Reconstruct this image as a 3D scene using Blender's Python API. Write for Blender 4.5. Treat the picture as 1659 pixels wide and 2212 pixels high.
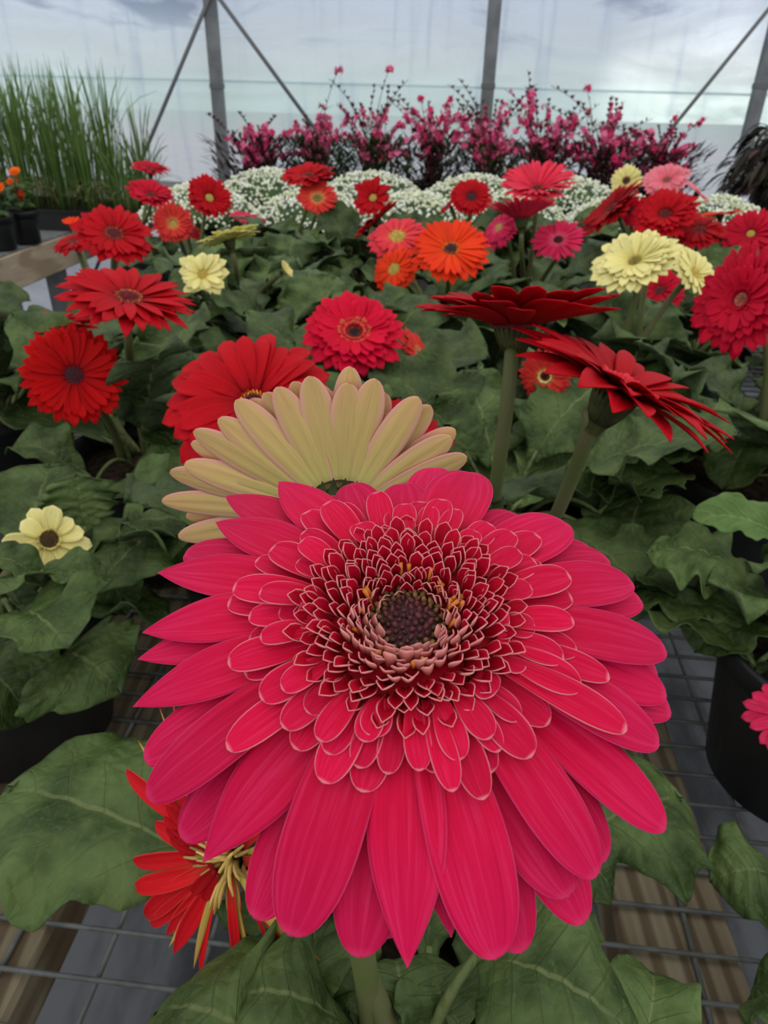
import bpy, math, random
import numpy as np
from mathutils import Vector
random.seed(7); rng = np.random.default_rng(7)
SC = bpy.context.scene
for o in list(bpy.data.objects): bpy.data.objects.remove(o)
COL = SC.collection

# ------------------------------------------------------------------ camera
FPX, CX, CY = 1534.0, 829.5, 1106.0
PITCH, ROLL, EYE = math.radians(30.6), 0.026, 0.413
FWD = np.array([0, math.cos(PITCH), -math.sin(PITCH)])
U0 = np.array([0, math.sin(PITCH), math.cos(PITCH)]); R0 = np.array([1.0, 0, 0])
RT = math.cos(ROLL)*R0 + math.sin(ROLL)*U0
UP = math.cos(ROLL)*U0 - math.sin(ROLL)*R0
CAM = np.array([0, 0, EYE])
cd = bpy.data.cameras.new('camera'); cam = bpy.data.objects.new('camera', cd); COL.objects.link(cam)
from mathutils import Matrix
cam.matrix_world = Matrix(((RT[0], UP[0], -FWD[0], 0), (RT[1], UP[1], -FWD[1], 0), (RT[2], UP[2], -FWD[2], EYE), (0, 0, 0, 1)))
cd.sensor_fit = 'VERTICAL'; cd.sensor_height = 36.0; cd.lens = FPX*36.0/2212.0
cd.clip_start = 0.01; cd.clip_end = 200
cd.dof.use_dof = True; cd.dof.focus_distance = 0.17; cd.dof.aperture_fstop = cd.lens/0.75
SC.camera = cam

def pix(px, py, z):          # photograph pixel + distance along the view axis -> point in the place
    return CAM + z*(FWD + (px-CX)/FPX*RT - (py-CY)/FPX*UP)
def pixh(px, py, h):         # photograph pixel + height above the bench -> point
    d = FWD + (px-CX)/FPX*RT - (py-CY)/FPX*UP
    return CAM + d*(h-EYE)/d[2]
def camdir(r, u, t):
    n = r*RT + u*UP - t*FWD
    return n/np.linalg.norm(n)

def raydir(px, py, n):        # a facing: right, up and towards the eye as seen along the sight line through a pixel
    t = -(FWD + (px-CX)/FPX*RT - (py-CY)/FPX*UP); t = t/np.linalg.norm(t)
    u = UP - t*np.dot(UP, t); u = u/np.linalg.norm(u); r = np.cross(u, t)
    v = n[0]*r + n[1]*u + n[2]*t; return v/np.linalg.norm(v)

# ------------------------------------------------------------------ world, exposure
SC.view_settings.view_transform = 'Standard'; SC.view_settings.look = 'None'
SC.view_settings.exposure = 0.0; SC.view_settings.gamma = 1.0
W = bpy.data.worlds.new('overcast_sky'); SC.world = W; W.use_nodes = True
nt = W.node_tree; nt.nodes.clear()
def N(nt, t, **kw):
    n = nt.nodes.new(t)
    for k, v in kw.items():
        if k in n.inputs: n.inputs[k].default_value = v
        else: setattr(n, k, v)
    return n
def srgb(r, g, b):
    f = lambda c: (c/255)/12.92 if c/255 <= .04045 else ((c/255+.055)/1.055)**2.4
    return (f(r), f(g), f(b), 1.0)
L = nt.links.new
wo = N(nt, 'ShaderNodeOutputWorld'); bg = N(nt, 'ShaderNodeBackground')
tc = N(nt, 'ShaderNodeTexCoord'); sx = N(nt, 'ShaderNodeSeparateXYZ'); L(tc.outputs['Generated'], sx.inputs[0])
cr = N(nt, 'ShaderNodeValToRGB')
e = cr.color_ramp.elements
e[0].position = 0.40; e[0].color = (.96, .985, 1.01, 1); e[1].position = 1.0; e[1].color = (1.22, 1.22, 1.20, 1)
x = e.new(.55); x.color = (.96, .98, 1.0, 1)
mp = N(nt, 'ShaderNodeMath', operation='MULTIPLY_ADD'); mp.inputs[1].default_value = .5; mp.inputs[2].default_value = .5
L(sx.outputs['Z'], mp.inputs[0]); L(mp.outputs[0], cr.inputs[0])
nz = N(nt, 'ShaderNodeTexNoise', Scale=2.6, Detail=4.0); L(tc.outputs['Generated'], nz.inputs['Vector'])
mr = N(nt, 'ShaderNodeMapRange'); mr.inputs['From Min'].default_value = .35; mr.inputs['From Max'].default_value = .7
mr.inputs['To Min'].default_value = .85; mr.inputs['To Max'].default_value = 1.25; L(nz.outputs[0], mr.inputs[0])
mm = N(nt, 'ShaderNodeMix', data_type='RGBA', blend_type='MULTIPLY'); mm.inputs[0].default_value = 1
L(cr.outputs[0], mm.inputs[6]); L(mr.outputs[0], mm.inputs[7]); 
dv = FWD + (1510-CX)/FPX*RT - (225-CY)/FPX*UP; dv = dv/np.linalg.norm(dv)          # one bright gap in the overcast
vm = N(nt, 'ShaderNodeVectorMath', operation='DOT_PRODUCT'); L(tc.outputs['Generated'], vm.inputs[0]); vm.inputs[1].default_value = tuple(dv)
gp = N(nt, 'ShaderNodeMapRange', interpolation_type='SMOOTHSTEP'); L(vm.outputs['Value'], gp.inputs[0])
for i_, q_ in zip((1, 2, 3, 4), (.991, 1.0, 0, 1)): gp.inputs[i_].default_value = q_
n3 = N(nt, 'ShaderNodeTexNoise', Scale=9.0, Detail=4.0); L(tc.outputs['Generated'], n3.inputs['Vector'])
gm = N(nt, 'ShaderNodeMath', operation='MULTIPLY'); L(gp.outputs[0], gm.inputs[0]); L(n3.outputs[0], gm.inputs[1])
ga_ = N(nt, 'ShaderNodeMix', data_type='RGBA', blend_type='ADD'); L(gm.outputs[0], ga_.inputs[0]); L(mm.outputs[2], ga_.inputs[6]); ga_.inputs[7].default_value = (3.6, 3.3, 2.9, 1)
L(ga_.outputs[2], bg.inputs[0]); bg.inputs[1].default_value = 1.0
L(bg.outputs[0], wo.inputs[0])

# ------------------------------------------------------------------ materials
MATS = {}
def newmat(name):
    m = bpy.data.materials.new(name); m.use_nodes = True; MATS[name] = m
    nt = m.node_tree; bs = nt.nodes['Principled BSDF']
    return m, nt, bs
def mixc(nt, fac, a, b, mode='MIX'):
    n = N(nt, 'ShaderNodeMix', data_type='RGBA', blend_type=mode)
    for sock, v in ((0, fac), (6, a), (7, b)):
        if hasattr(v, 'links') or hasattr(v, 'is_linked'): nt.links.new(v, n.inputs[sock])
        else: n.inputs[sock].default_value = v
    return n.outputs[2]
def math_(nt, op, a, b=0.0, c=0.0):
    n = N(nt, 'ShaderNodeMath', operation=op)
    for i, v in enumerate((a, b, c)):
        if hasattr(v, 'is_linked'): nt.links.new(v, n.inputs[i])
        else: n.inputs[i].default_value = v
    return n.outputs[0]
def ramp(nt, fac, *stops):
    n = N(nt, 'ShaderNodeValToRGB'); e = n.color_ramp.elements
    e[0].position, e[0].color = stops[0]; e[1].position, e[1].color = stops[-1]
    for p, c in stops[1:-1]:
        x = e.new(p); x.color = c
    nt.links.new(fac, n.inputs[0]); return n.outputs[0]
def smooth(nt, v, a, b, lo=0.0, hi=1.0):
    n = N(nt, 'ShaderNodeMapRange', interpolation_type='SMOOTHSTEP')
    nt.links.new(v, n.inputs[0])
    for i, q in zip((1, 2, 3, 4), (a, b, lo, hi)): n.inputs[i].default_value = q
    return n.outputs[0]
def attr(nt):                # v across (-1..1), s along (0..1), a random number per piece
    a = N(nt, 'ShaderNodeAttribute', attribute_name='pc'); s = N(nt, 'ShaderNodeSeparateXYZ')
    nt.links.new(a.outputs['Vector'], s.inputs[0]); return s.outputs[0], s.outputs[1], s.outputs[2]
def streaks(nt, v, s, r, kv=7.0, ks=1.6):
    c = N(nt, 'ShaderNodeCombineXYZ')
    nt.links.new(math_(nt, 'MULTIPLY_ADD', v, kv, math_(nt, 'MULTIPLY', r, 91.0)), c.inputs[0])
    nt.links.new(math_(nt, 'MULTIPLY', s, ks), c.inputs[1]); nt.links.new(math_(nt, 'MULTIPLY', r, 37.0), c.inputs[2])
    n = N(nt, 'ShaderNodeTexNoise', Scale=1.0, Detail=4.0, Roughness=.65); nt.links.new(c.outputs[0], n.inputs['Vector'])
    return n.outputs[0]
def petal_mat(name, base, mid, tip, pale, edge=None, edge_from=.82, rough=.62, trans=.12, spec=.12, streak=.4, rim=.0):
    m, nt, bs = newmat(name)
    v, s, r = attr(nt)
    col = ramp(nt, s, (0.0, base), (.35, mid), (1.0, tip))
    st = streaks(nt, v, s, r)
    col = mixc(nt, smooth(nt, st, .46, .72, 0, streak), col, pale)
    dk = mixc(nt, 1.0, col, (.70, .60, .60, 1), 'MULTIPLY')
    col = mixc(nt, smooth(nt, st, .47, .28, 0, .55), col, dk)
    hv = math_(nt, 'MULTIPLY_ADD', r, .22, .89)
    h = N(nt, 'ShaderNodeHueSaturation'); nt.links.new(hv, h.inputs['Value']); nt.links.new(col, h.inputs['Color']); col = h.outputs[0]
    if edge:
        av = math_(nt, 'ABSOLUTE', v)
        k = math_(nt, 'MAXIMUM', math_(nt, 'MULTIPLY', smooth(nt, av, edge_from, 1.0), smooth(nt, s, .3, .75, .25, 1.0) if rim else 1.0), smooth(nt, s, .955, 1.0, 0, rim) if rim else 0.0)
        col = mixc(nt, k, col, edge)
    nt.links.new(col, bs.inputs['Base Color'])
    bs.inputs['Roughness'].default_value = rough; bs.inputs['Specular IOR Level'].default_value = spec
    b = N(nt, 'ShaderNodeBump', Strength=.25, Distance=.0006); nt.links.new(st, b.inputs['Height']); nt.links.new(b.outputs[0], bs.inputs['Normal'])
    if trans:
        tr = N(nt, 'ShaderNodeBsdfTranslucent'); nt.links.new(col, tr.inputs[0]); mx = N(nt, 'ShaderNodeMixShader'); mx.inputs[0].default_value = trans
        nt.links.new(bs.outputs[0], mx.inputs[1]); nt.links.new(tr.outputs[0], mx.inputs[2]); nt.links.new(mx.outputs[0], nt.nodes['Material Output'].inputs[0])
    return m
S = srgb
petal_mat('hot_pink_petal', S(176, 0, 38), S(204, 2, 56), S(196, 8, 72), S(216, 56, 108), S(218, 66, 116), .95, streak=.42, rim=.4)
petal_mat('hot_pink_short_petal', S(176, 0, 32), S(203, 2, 52), S(208, 6, 64), S(222, 52, 100), S(236, 140, 150), .92, streak=.42, rim=.9)
petal_mat('cream_petal_back', S(200, 196, 116), S(204, 180, 112), S(214, 172, 118), S(182, 168, 92), S(224, 166, 146), .5, streak=.8, spec=.2)
petal_mat('floret_front', S(140, 10, 24), S(172, 0, 30), S(190, 3, 44), S(206, 24, 62), S(226, 146, 146), .9, streak=.3, rim=1.0)
petal_mat('floret_back', S(206, 150, 100), S(214, 120, 112), S(232, 160, 150), S(214, 70, 96), S(238, 180, 172), .8, streak=.4, rim=.6)
petal_mat('red_petal', S(136, 0, 8), S(176, 0, 15), S(184, 3, 22), S(202, 22, 38), streak=.22)
petal_mat('dark_red_petal', S(116, 0, 6), S(158, 0, 11), S(170, 2, 17), S(184, 12, 26), streak=.22)
petal_mat('scarlet_petal', S(140, 0, 3), S(178, 0, 4), S(190, 4, 6), S(204, 18, 16), streak=.22)
petal_mat('crimson_petal', S(150, 0, 26), S(186, 2, 36), S(194, 8, 44), S(206, 30, 70), streak=.22)
petal_mat('magenta_red_petal', S(176, 0, 34), S(206, 4, 44), S(212, 8, 52), S(222, 30, 70), streak=.22)
petal_mat('orange_petal', S(222, 60, 10), S(232, 58, 14), S(230, 48, 18), S(240, 90, 40))
petal_mat('coral_petal', S(226, 90, 60), S(224, 56, 66), S(222, 50, 70), S(238, 110, 100))
petal_mat('pink_red_petal', S(206, 30, 56), S(218, 34, 64), S(226, 48, 74), S(236, 96, 110))
petal_mat('rose_petal', S(216, 90, 120), S(208, 22, 72), S(212, 34, 84), S(232, 110, 140))
petal_mat('pale_pink_petal', S(214, 60, 84), S(222, 84, 104), S(230, 120, 134), S(244, 176, 180), S(240, 150, 160), .6)
petal_mat('yellow_petal', S(224, 208, 116), S(238, 226, 140), S(244, 234, 160), S(248, 242, 190), trans=.2)
petal_mat('red_yellow_petal', S(222, 150, 90), S(208, 50, 40), S(206, 34, 44), S(226, 120, 80))
petal_mat('yellow_petal_back', S(200, 196, 90), S(214, 208, 110), S(226, 220, 130), S(232, 226, 150))
petal_mat('red_petal_back', S(150, 60, 50), S(180, 20, 34), S(190, 20, 40), S(200, 70, 70))
petal_mat('spider_petal', S(190, 60, 40), S(206, 16, 26), S(196, 14, 30), S(216, 40, 50), S(214, 60, 50), .85)
petal_mat('spider_petal_back', S(190, 180, 80), S(200, 176, 84), S(204, 160, 84), S(180, 160, 66), S(190, 90, 66), .86)

def disc_mat(name, *stops, rough=.6):
    m, nt, bs = newmat(name); v, s, r = attr(nt)
    col = ramp(nt, s, *stops)
    h = N(nt, 'ShaderNodeHueSaturation'); nt.links.new(math_(nt, 'MULTIPLY_ADD', r, .9, .55), h.inputs['Value']); nt.links.new(col, h.inputs['Color'])
    nt.links.new(h.outputs[0], bs.inputs['Base Color']); bs.inputs['Roughness'].default_value = rough; bs.inputs['Specular IOR Level'].default_value = .3
    return m
petal_mat('ember_petal', S(150, 70, 40), S(206, 96, 60), S(216, 100, 70), S(230, 150, 110))
disc_mat('maroon_disc', (0, S(70, 30, 36)), (.62, S(86, 40, 40)), (.78, S(122, 92, 48)), (1, S(138, 112, 58)))
disc_mat('dark_disc', (0, S(26, 14, 12)), (.45, S(50, 26, 22)), (.62, S(170, 80, 50)), (1, S(206, 70, 56)))
disc_mat('red_disc', (0, S(100, 8, 24)), (.6, S(120, 16, 26)), (.8, S(176, 110, 60)), (1, S(190, 120, 70)))
disc_mat('plum_disc', (0, S(70, 4, 24)), (.7, S(84, 8, 30)), (.9, S(130, 50, 50)), (1, S(150, 30, 30)))
disc_mat('orange_disc', (0, S(60, 22, 30)), (.5, S(84, 34, 34)), (.66, S(226, 130, 30)), (1, S(236, 140, 30)))
disc_mat('yellow_disc', (0, S(206, 180, 80)), (.6, S(222, 196, 96)), (1, S(230, 180, 90)))
disc_mat('olive_disc', (0, S(120, 104, 50)), (.6, S(186, 168, 90)), (1, S(214, 200, 120)))
disc_mat('brown_disc', (0, S(66, 44, 20)), (.6, S(112, 84, 44)), (1, S(160, 130, 70)))
disc_mat('coral_disc', (0, S(120, 60, 50)), (.5, S(196, 110, 90)), (1, S(222, 140, 120)))
disc_mat('spider_disc', (0, S(150, 120, 60)), (.6, S(170, 140, 74)), (1, S(196, 160, 90)))

def leaf_mat(name, dark, light, vein, rough=.52, nveins=6.0, spec=.26, trans=.1, blot=.5):
    m, nt, bs = newmat(name); v, s, r = attr(nt)
    tcn = N(nt, 'ShaderNodeTexCoord')
    n1 = N(nt, 'ShaderNodeTexNoise', Scale=38.0, Detail=3.0); nt.links.new(tcn.outputs['Object'], n1.inputs['Vector'])
    n2 = N(nt, 'ShaderNodeTexNoise', Scale=420.0, Detail=3.0, Roughness=.7); nt.links.new(tcn.outputs['Object'], n2.inputs['Vector'])
    col = mixc(nt, smooth(nt, n1.outputs[0], .3, .7), dark, light)
    col = mixc(nt, smooth(nt, n2.outputs[0], .52, .72, 0, blot), col, light)
    av = math_(nt, 'ABSOLUTE', v)
    q = math_(nt, 'FRACT', math_(nt, 'MULTIPLY', math_(nt, 'MULTIPLY_ADD', av, -.30, s), nveins))
    dq = math_(nt, 'ABSOLUTE', math_(nt, 'SUBTRACT', q, .5))
    side = math_(nt, 'MULTIPLY', smooth(nt, dq, .455, .5), smooth(nt, av, .95, .3))
    col = mixc(nt, math_(nt, 'MULTIPLY', side, .28), col, vein)
    mid = smooth(nt, av, .036, .012)
    col = mixc(nt, math_(nt, 'MULTIPLY', mid, smooth(nt, s, 1.0, .6, .15, .62)), col, vein)
    h = N(nt, 'ShaderNodeHueSaturation'); nt.links.new(math_(nt, 'MULTIPLY_ADD', r, .5, .75), h.inputs['Value']); nt.links.new(col, h.inputs['Color'])
    nt.links.new(h.outputs[0], bs.inputs['Base Color'])
    bs.inputs['Roughness'].default_value = rough; bs.inputs['Specular IOR Level'].default_value = spec
    vo = N(nt, 'ShaderNodeTexVoronoi', Scale=130.0, feature='DISTANCE_TO_EDGE'); nt.links.new(tcn.outputs['Object'], vo.inputs['Vector'])
    hh = math_(nt, 'MULTIPLY_ADD', side, -.4, math_(nt, 'MULTIPLY_ADD', vo.outputs[0], 1.2, math_(nt, 'MULTIPLY', n2.outputs[0], .25)))
    b = N(nt, 'ShaderNodeBump', Strength=.8, Distance=.002); nt.links.new(hh, b.inputs['Height']); nt.links.new(b.outputs[0], bs.inputs['Normal'])
    tr = N(nt, 'ShaderNodeBsdfTranslucent'); nt.links.new(h.outputs[0], tr.inputs[0]); mx = N(nt, 'ShaderNodeMixShader'); mx.inputs[0].default_value = trans
    nt.links.new(bs.outputs[0], mx.inputs[1]); nt.links.new(tr.outputs[0], mx.inputs[2]); nt.links.new(mx.outputs[0], nt.nodes['Material Output'].inputs[0])
    return m
leaf_mat('gerbera_leaf', S(44, 63, 22), S(86, 106, 56), S(116, 126, 78))
leaf_mat('gerbera_leaf_back', S(70, 86, 52), S(90, 106, 72), S(150, 160, 116), rough=.7)
leaf_mat('young_leaf', S(76, 108, 46), S(104, 132, 70), S(150, 166, 100))
leaf_mat('bushy_leaf', S(40, 66, 30), S(70, 96, 50), S(110, 130, 80))
leaf_mat('dark_foliage', S(34, 30, 22), S(60, 52, 36), S(90, 50, 50))
leaf_mat('maroon_foliage', S(52, 44, 34), S(90, 52, 58), S(90, 60, 60))

def simple(name, c, rough=.6, spec=.3, metal=0.0, c2=None, scale=30.0, bump=0.0, coords='Object', stretch=None):
    m, nt, bs = newmat(name)
    bs.inputs['Base Color'].default_value = c; bs.inputs['Roughness'].default_value = rough
    bs.inputs['Specular IOR Level'].default_value = spec; bs.inputs['Metallic'].default_value = metal
    if c2 or bump:
        t = N(nt, 'ShaderNodeTexCoord'); n = N(nt, 'ShaderNodeTexNoise', Scale=scale, Detail=5.0, Roughness=.6)
        if stretch:
            mpn = N(nt, 'ShaderNodeMapping'); mpn.inputs['Scale'].default_value = stretch; nt.links.new(t.outputs[coords], mpn.inputs[0]); nt.links.new(mpn.outputs[0], n.inputs['Vector'])
        else: nt.links.new(t.outputs[coords], n.inputs['Vector'])
        if c2: nt.links.new(mixc(nt, smooth(nt, n.outputs[0], .35, .66), c, c2), bs.inputs['Base Color'])
        if bump:
            b = N(nt, 'ShaderNodeBump', Strength=bump, Distance=.003); nt.links.new(n.outputs[0], b.inputs['Height']); nt.links.new(b.outputs[0], bs.inputs['Normal'])
    return m
simple('stem_green', S(84, 96, 50), .6, .25, c2=S(98, 98, 66), scale=25)
simple('calyx_green', S(40, 46, 24), .7, .15, c2=S(66, 70, 36), scale=90)
simple('stamen_orange', S(206, 120, 40), .6)
simple('nursery_pot_black', S(22, 22, 23), .42, .35, c2=S(30, 30, 31), scale=14)
simple('potting_soil', S(26, 20, 15), .95, .1, c2=S(58, 46, 36), scale=160, bump=.8)
simple('galvanised_wire', S(70, 73, 71), .55, .4, c2=S(92, 95, 92), scale=60)
simple('landscape_fabric', S(52, 54, 57), .9, .1, c2=S(92, 94, 98), scale=4, stretch=(2.5, .7, 1), bump=.1)
simple('galvanised_steel', S(98, 102, 104), .5, .4, c2=S(120, 124, 126), scale=9, metal=.3)
simple('brace_steel', S(96, 98, 100), .5, .3)
simple('grass_blade', S(70, 100, 42), .55, .3, c2=S(96, 124, 58), scale=12)
simple('dry_blade', S(126, 124, 80), .6, .2)
simple('white_blossom', S(240, 240, 228), .8, .1, c2=S(220, 226, 190), scale=18)
simple('bench_screen', S(120, 122, 122), .8, .2, c2=S(90, 92, 92), scale=60)
simple('gaura_stem', S(92, 58, 58), .7, .1, c2=S(84, 84, 60), scale=8)
simple('gaura_bud', S(84, 48, 56), .7, .1)
simple('gaura_pink', S(238, 128, 168), .7, .1, c2=S(220, 80, 130), scale=26)
simple('gaura_deep', S(204, 34, 90), .7, .1, c2=S(222, 66, 120), scale=30)
simple('zinnia_orange', S(236, 110, 24), .7, .1, c2=S(230, 80, 20), scale=40)
simple('zinnia_red', S(206, 40, 24), .7, .1, c2=S(222, 70, 24), scale=40)
simple('outside_gravel', S(196, 198, 196), .95, .1, c2=S(176, 180, 174), scale=2)
def wood(name, a, b, c, axis_scale):
    m, nt, bs = newmat(name); t = N(nt, 'ShaderNodeTexCoord'); mpn = N(nt, 'ShaderNodeMapping'); mpn.inputs['Scale'].default_value = axis_scale
    nt.links.new(t.outputs['Object'], mpn.inputs[0])
    n = N(nt, 'ShaderNodeTexNoise', Scale=1.0, Detail=6.0, Roughness=.6, Distortion=.6); nt.links.new(mpn.outputs[0], n.inputs['Vector'])
    w = N(nt, 'ShaderNodeTexWave', Scale=.5, Distortion=8.0, Detail=3.0); w.inputs['Detail Scale'].default_value = .7; nt.links.new(mpn.outputs[0], w.inputs['Vector'])
    col = mixc(nt, smooth(nt, n.outputs[0], .3, .7), a, b); col = mixc(nt, smooth(nt, w.outputs[0], .4, .95, 0, .7), col, c)
    nt.links.new(col, bs.inputs['Base Color']); bs.inputs['Roughness'].default_value = .85; bs.inputs['Specular IOR Level'].default_value = .15
    b = N(nt, 'ShaderNodeBump', Strength=.3, Distance=.002); nt.links.new(n.outputs[0], b.inputs['Height']); nt.links.new(b.outputs[0], bs.inputs['Normal'])
wood('weathered_wood', S(140, 130, 108), S(104, 92, 72), S(78, 62, 44), (44, 2.2, 44))
wood('pale_wood', S(190, 174, 152), S(166, 148, 124), S(140, 120, 98), (30, 3, 30))

m, nt, bs = newmat('greenhouse_film')
tcn = N(nt, 'ShaderNodeTexCoord'); mpn = N(nt, 'ShaderNodeMapping'); mpn.inputs['Scale'].default_value = (1.1, 1, 5.0); mpn.inputs['Rotation'].default_value = (0, .12, 0)
nt.links.new(tcn.outputs['Object'], mpn.inputs[0])
n1 = N(nt, 'ShaderNodeTexNoise', Scale=1.1, Detail=5.0, Roughness=.55, Distortion=1.2); nt.links.new(mpn.outputs[0], n1.inputs['Vector'])
mp2 = N(nt, 'ShaderNodeMapping'); mp2.inputs['Scale'].default_value = (22, 1, 1.6); nt.links.new(tcn.outputs['Object'], mp2.inputs[0])
n2 = N(nt, 'ShaderNodeTexNoise', Scale=1.0, Detail=4.0); nt.links.new(mp2.outputs[0], n2.inputs['Vector'])
sz = N(nt, 'ShaderNodeSeparateXYZ'); nt.links.new(tcn.outputs['Object'], sz.inputs[0])
col = ramp(nt, smooth(nt, sz.outputs[2], -.2, .9), (0, S(240, 242, 248)), (.3, S(240, 242, 247)), (.5, S(232, 243, 242)), (.75, S(236, 242, 245)), (1, S(232, 238, 248)))
col = mixc(nt, math_(nt, 'MULTIPLY', smooth(nt, n1.outputs[0], .5, .68, 0, .62), smooth(nt, sz.outputs[2], .5, .78)), col, S(150, 164, 186))
col = mixc(nt, smooth(nt, n2.outputs[0], .55, .75, 0, .3), col, S(196, 208, 226))
df = N(nt, 'ShaderNodeBsdfDiffuse'); tl = N(nt, 'ShaderNodeBsdfTranslucent'); tp = N(nt, 'ShaderNodeBsdfTransparent')
for q in (df, tl, tp): nt.links.new(col, q.inputs[0])
a = N(nt, 'ShaderNodeMixShader'); a.inputs[0].default_value = .6; nt.links.new(df.outputs[0], a.inputs[1]); nt.links.new(tl.outputs[0], a.inputs[2])
b = N(nt, 'ShaderNodeMixShader'); nt.links.new(smooth(nt, n1.outputs[0], .3, .7, .35, .62), b.inputs[0]); nt.links.new(a.outputs[0], b.inputs[1]); nt.links.new(tp.outputs[0], b.inputs[2])
nt.links.new(b.outputs[0], nt.nodes['Material Output'].inputs[0]); nt.nodes.remove(bs)

# ------------------------------------------------------------------ mesh building
class MB:
    def __init__(s): s.v = []; s.f = []; s.m = []; s.pc = []; s.n = 0
    def add(s, v, f, mat=0, pc=None):
        v = np.asarray(v, float); s.v.append(v); k = s.n
        s.f.extend([tuple(i+k for i in q) for q in f])
        s.m.extend([mat]*len(f) if np.isscalar(mat) else list(mat))
        if pc is None: pc = np.zeros((len(v), 3))
        pc = np.asarray(pc, float)
        if pc.ndim == 1: pc = np.tile(pc, (len(v), 1))
        s.pc.append(pc); s.n += len(v)
    def build(s, name, mats, parent=None, flat=False, loc=None):
        me = bpy.data.meshes.new(name); off = np.zeros(3)
        p = parent
        while p is not None: off = off + np.array(p.location); p = p.parent
        if loc is not None: off = off + np.array(loc)
        V = np.concatenate(s.v) - off
        me.from_pydata(V.tolist(), [], s.f)
        for mname in (mats if isinstance(mats, (list, tuple)) else [mats]): me.materials.append(MATS[mname])
        me.polygons.foreach_set('material_index', s.m)
        me.polygons.foreach_set('use_smooth', [not flat]*len(s.f))
        a = me.attributes.new('pc', 'FLOAT_VECTOR', 'POINT'); a.data.foreach_set('vector', np.concatenate(s.pc).ravel())
        me.update()
        o = bpy.data.objects.new(name, me); COL.objects.link(o)
        if loc is not None: o.location = loc
        if parent is not None: o.parent = parent
        return o
def grid_faces(a, b, base=0, flip=False):
    f = []
    for i in range(a-1):
        for j in range(b-1):
            q = (base+i*b+j, base+i*b+j+1, base+(i+1)*b+j+1, base+(i+1)*b+j)
            f.append(q[::-1] if flip else q)
    return f
def shell(mb, G, Nn, th, pc, mt=0, mbk=1):
    """closed thin sheet from a grid of points: top, underside and rim"""
    a, b, _ = G.shape; n = a*b
    V = np.concatenate([(G+Nn*th/2).reshape(-1, 3), (G-Nn*th/2).reshape(-1, 3)])
    f = grid_faces(a, b); m = [mt]*len(f)
    g = grid_faces(a, b, n, True); f += g; m += [mbk]*len(g)
    ring = [(0, j) for j in range(b)] + [(i, b-1) for i in range(1, a)] + [(a-1, j) for j in range(b-2, -1, -1)] + [(i, 0) for i in range(a-2, 0, -1)]
    ids = [i*b+j for i, j in ring]
    for k in range(len(ids)):
        p, q = ids[k], ids[(k+1) % len(ids)]
        f.append((q, p, p+n, q+n)); m.append(mt)
    mb.add(V, f, m, np.concatenate([pc.reshape(-1, 3)]*2))
def unit(a): return a/np.maximum(np.linalg.norm(a, axis=-1, keepdims=True), 1e-12)
def tube(mb, pts, r, k=8, mat=0, pc=None, cap=True):
    pts = np.asarray(pts, float); n = len(pts); r = np.broadcast_to(r, (n,))
    t = unit(np.gradient(pts, axis=0)); ref = np.array([0, 0, 1.0]) if abs(t[0][2]) < .9 else np.array([1.0, 0, 0])
    V = []
    u = unit(np.cross(t[0], ref))
    for i in range(n):
        u = unit(u - t[i]*np.dot(u, t[i])); w = np.cross(t[i], u)
        for j in range(k):
            a = 2*math.pi*j/k; V.append(pts[i] + r[i]*(math.cos(a)*u + math.sin(a)*w))
    f = [(i*k+j, i*k+(j+1) % k, (i+1)*k+(j+1) % k, (i+1)*k+j) for i in range(n-1) for j in range(k)]
    if cap: f += [tuple(range(k))[::-1], tuple((n-1)*k+j for j in range(k))]
    mb.add(V, f, mat, pc)
def bez(p0, p1, p2, p3=None, n=16):
    t = np.linspace(0, 1, n)[:, None]
    if p3 is None: return (1-t)**2*p0 + 2*t*(1-t)*p1 + t*t*p2
    return (1-t)**3*p0 + 3*t*(1-t)**2*p1 + 3*t*t*(1-t)*p2 + t**3*p3
def lathe(mb, c, axis, prof, k=32, mat=0, pc=None):
    axis = unit(np.asarray(axis, float)); ref = np.array([1.0, 0, 0]) if abs(axis[0]) < .9 else np.array([0, 1.0, 0])
    u = unit(np.cross(axis, ref)); w = np.cross(axis, u); V = []
    for r, h in prof:
        for j in range(k):
            a = 2*math.pi*j/k; V.append(np.asarray(c) + axis*h + r*(math.cos(a)*u + math.sin(a)*w))
    f = [(i*k+j, i*k+(j+1) % k, (i+1)*k+(j+1) % k, (i+1)*k+j) for i in range(len(prof)-1) for j in range(k)]
    mb.add(V, f, mat, pc)
def box(mb, c, sx, sy, sz, X=(1, 0, 0), Y=(0, 1, 0), Z=(0, 0, 1), mat=0, bev=0.0):
    X, Y, Z = map(lambda q: np.array(q, float), (X, Y, Z)); c = np.array(c, float)
    if not bev:
        V = [c + sx/2*a*X + sy/2*b*Y + sz/2*d*Z for a in (-1, 1) for b in (-1, 1) for d in (-1, 1)]
        mb.add(V, [(0, 1, 3, 2), (4, 6, 7, 5), (0, 4, 5, 1), (2, 3, 7, 6), (0, 2, 6, 4), (1, 5, 7, 3)], mat); return
    V = []; prof = []                                   # bar along Y with chamfered long edges
    hx, hz = sx/2, sz/2
    for a, b in ((-hx+bev, -hz), (hx-bev, -hz), (hx, -hz+bev), (hx, hz-bev), (hx-bev, hz), (-hx+bev, hz), (-hx, hz-bev), (-hx, -hz+bev)): prof.append(a*X + b*Z)
    for y in (-sy/2, sy/2): V += [c + y*Y + p for p in prof]
    mb.add(V, [(j, (j+1) % 8, 8+(j+1) % 8, 8+j) for j in range(8)] + [tuple(range(8))[::-1], tuple(range(8, 16))], mat)
def empty(name, loc, label=None, cat=None, group=None):
    o = bpy.data.objects.new(name, None); COL.objects.link(o); o.location = Vector(loc); o.empty_display_size = .02
    tag(o, label, cat, group); return o
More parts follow.
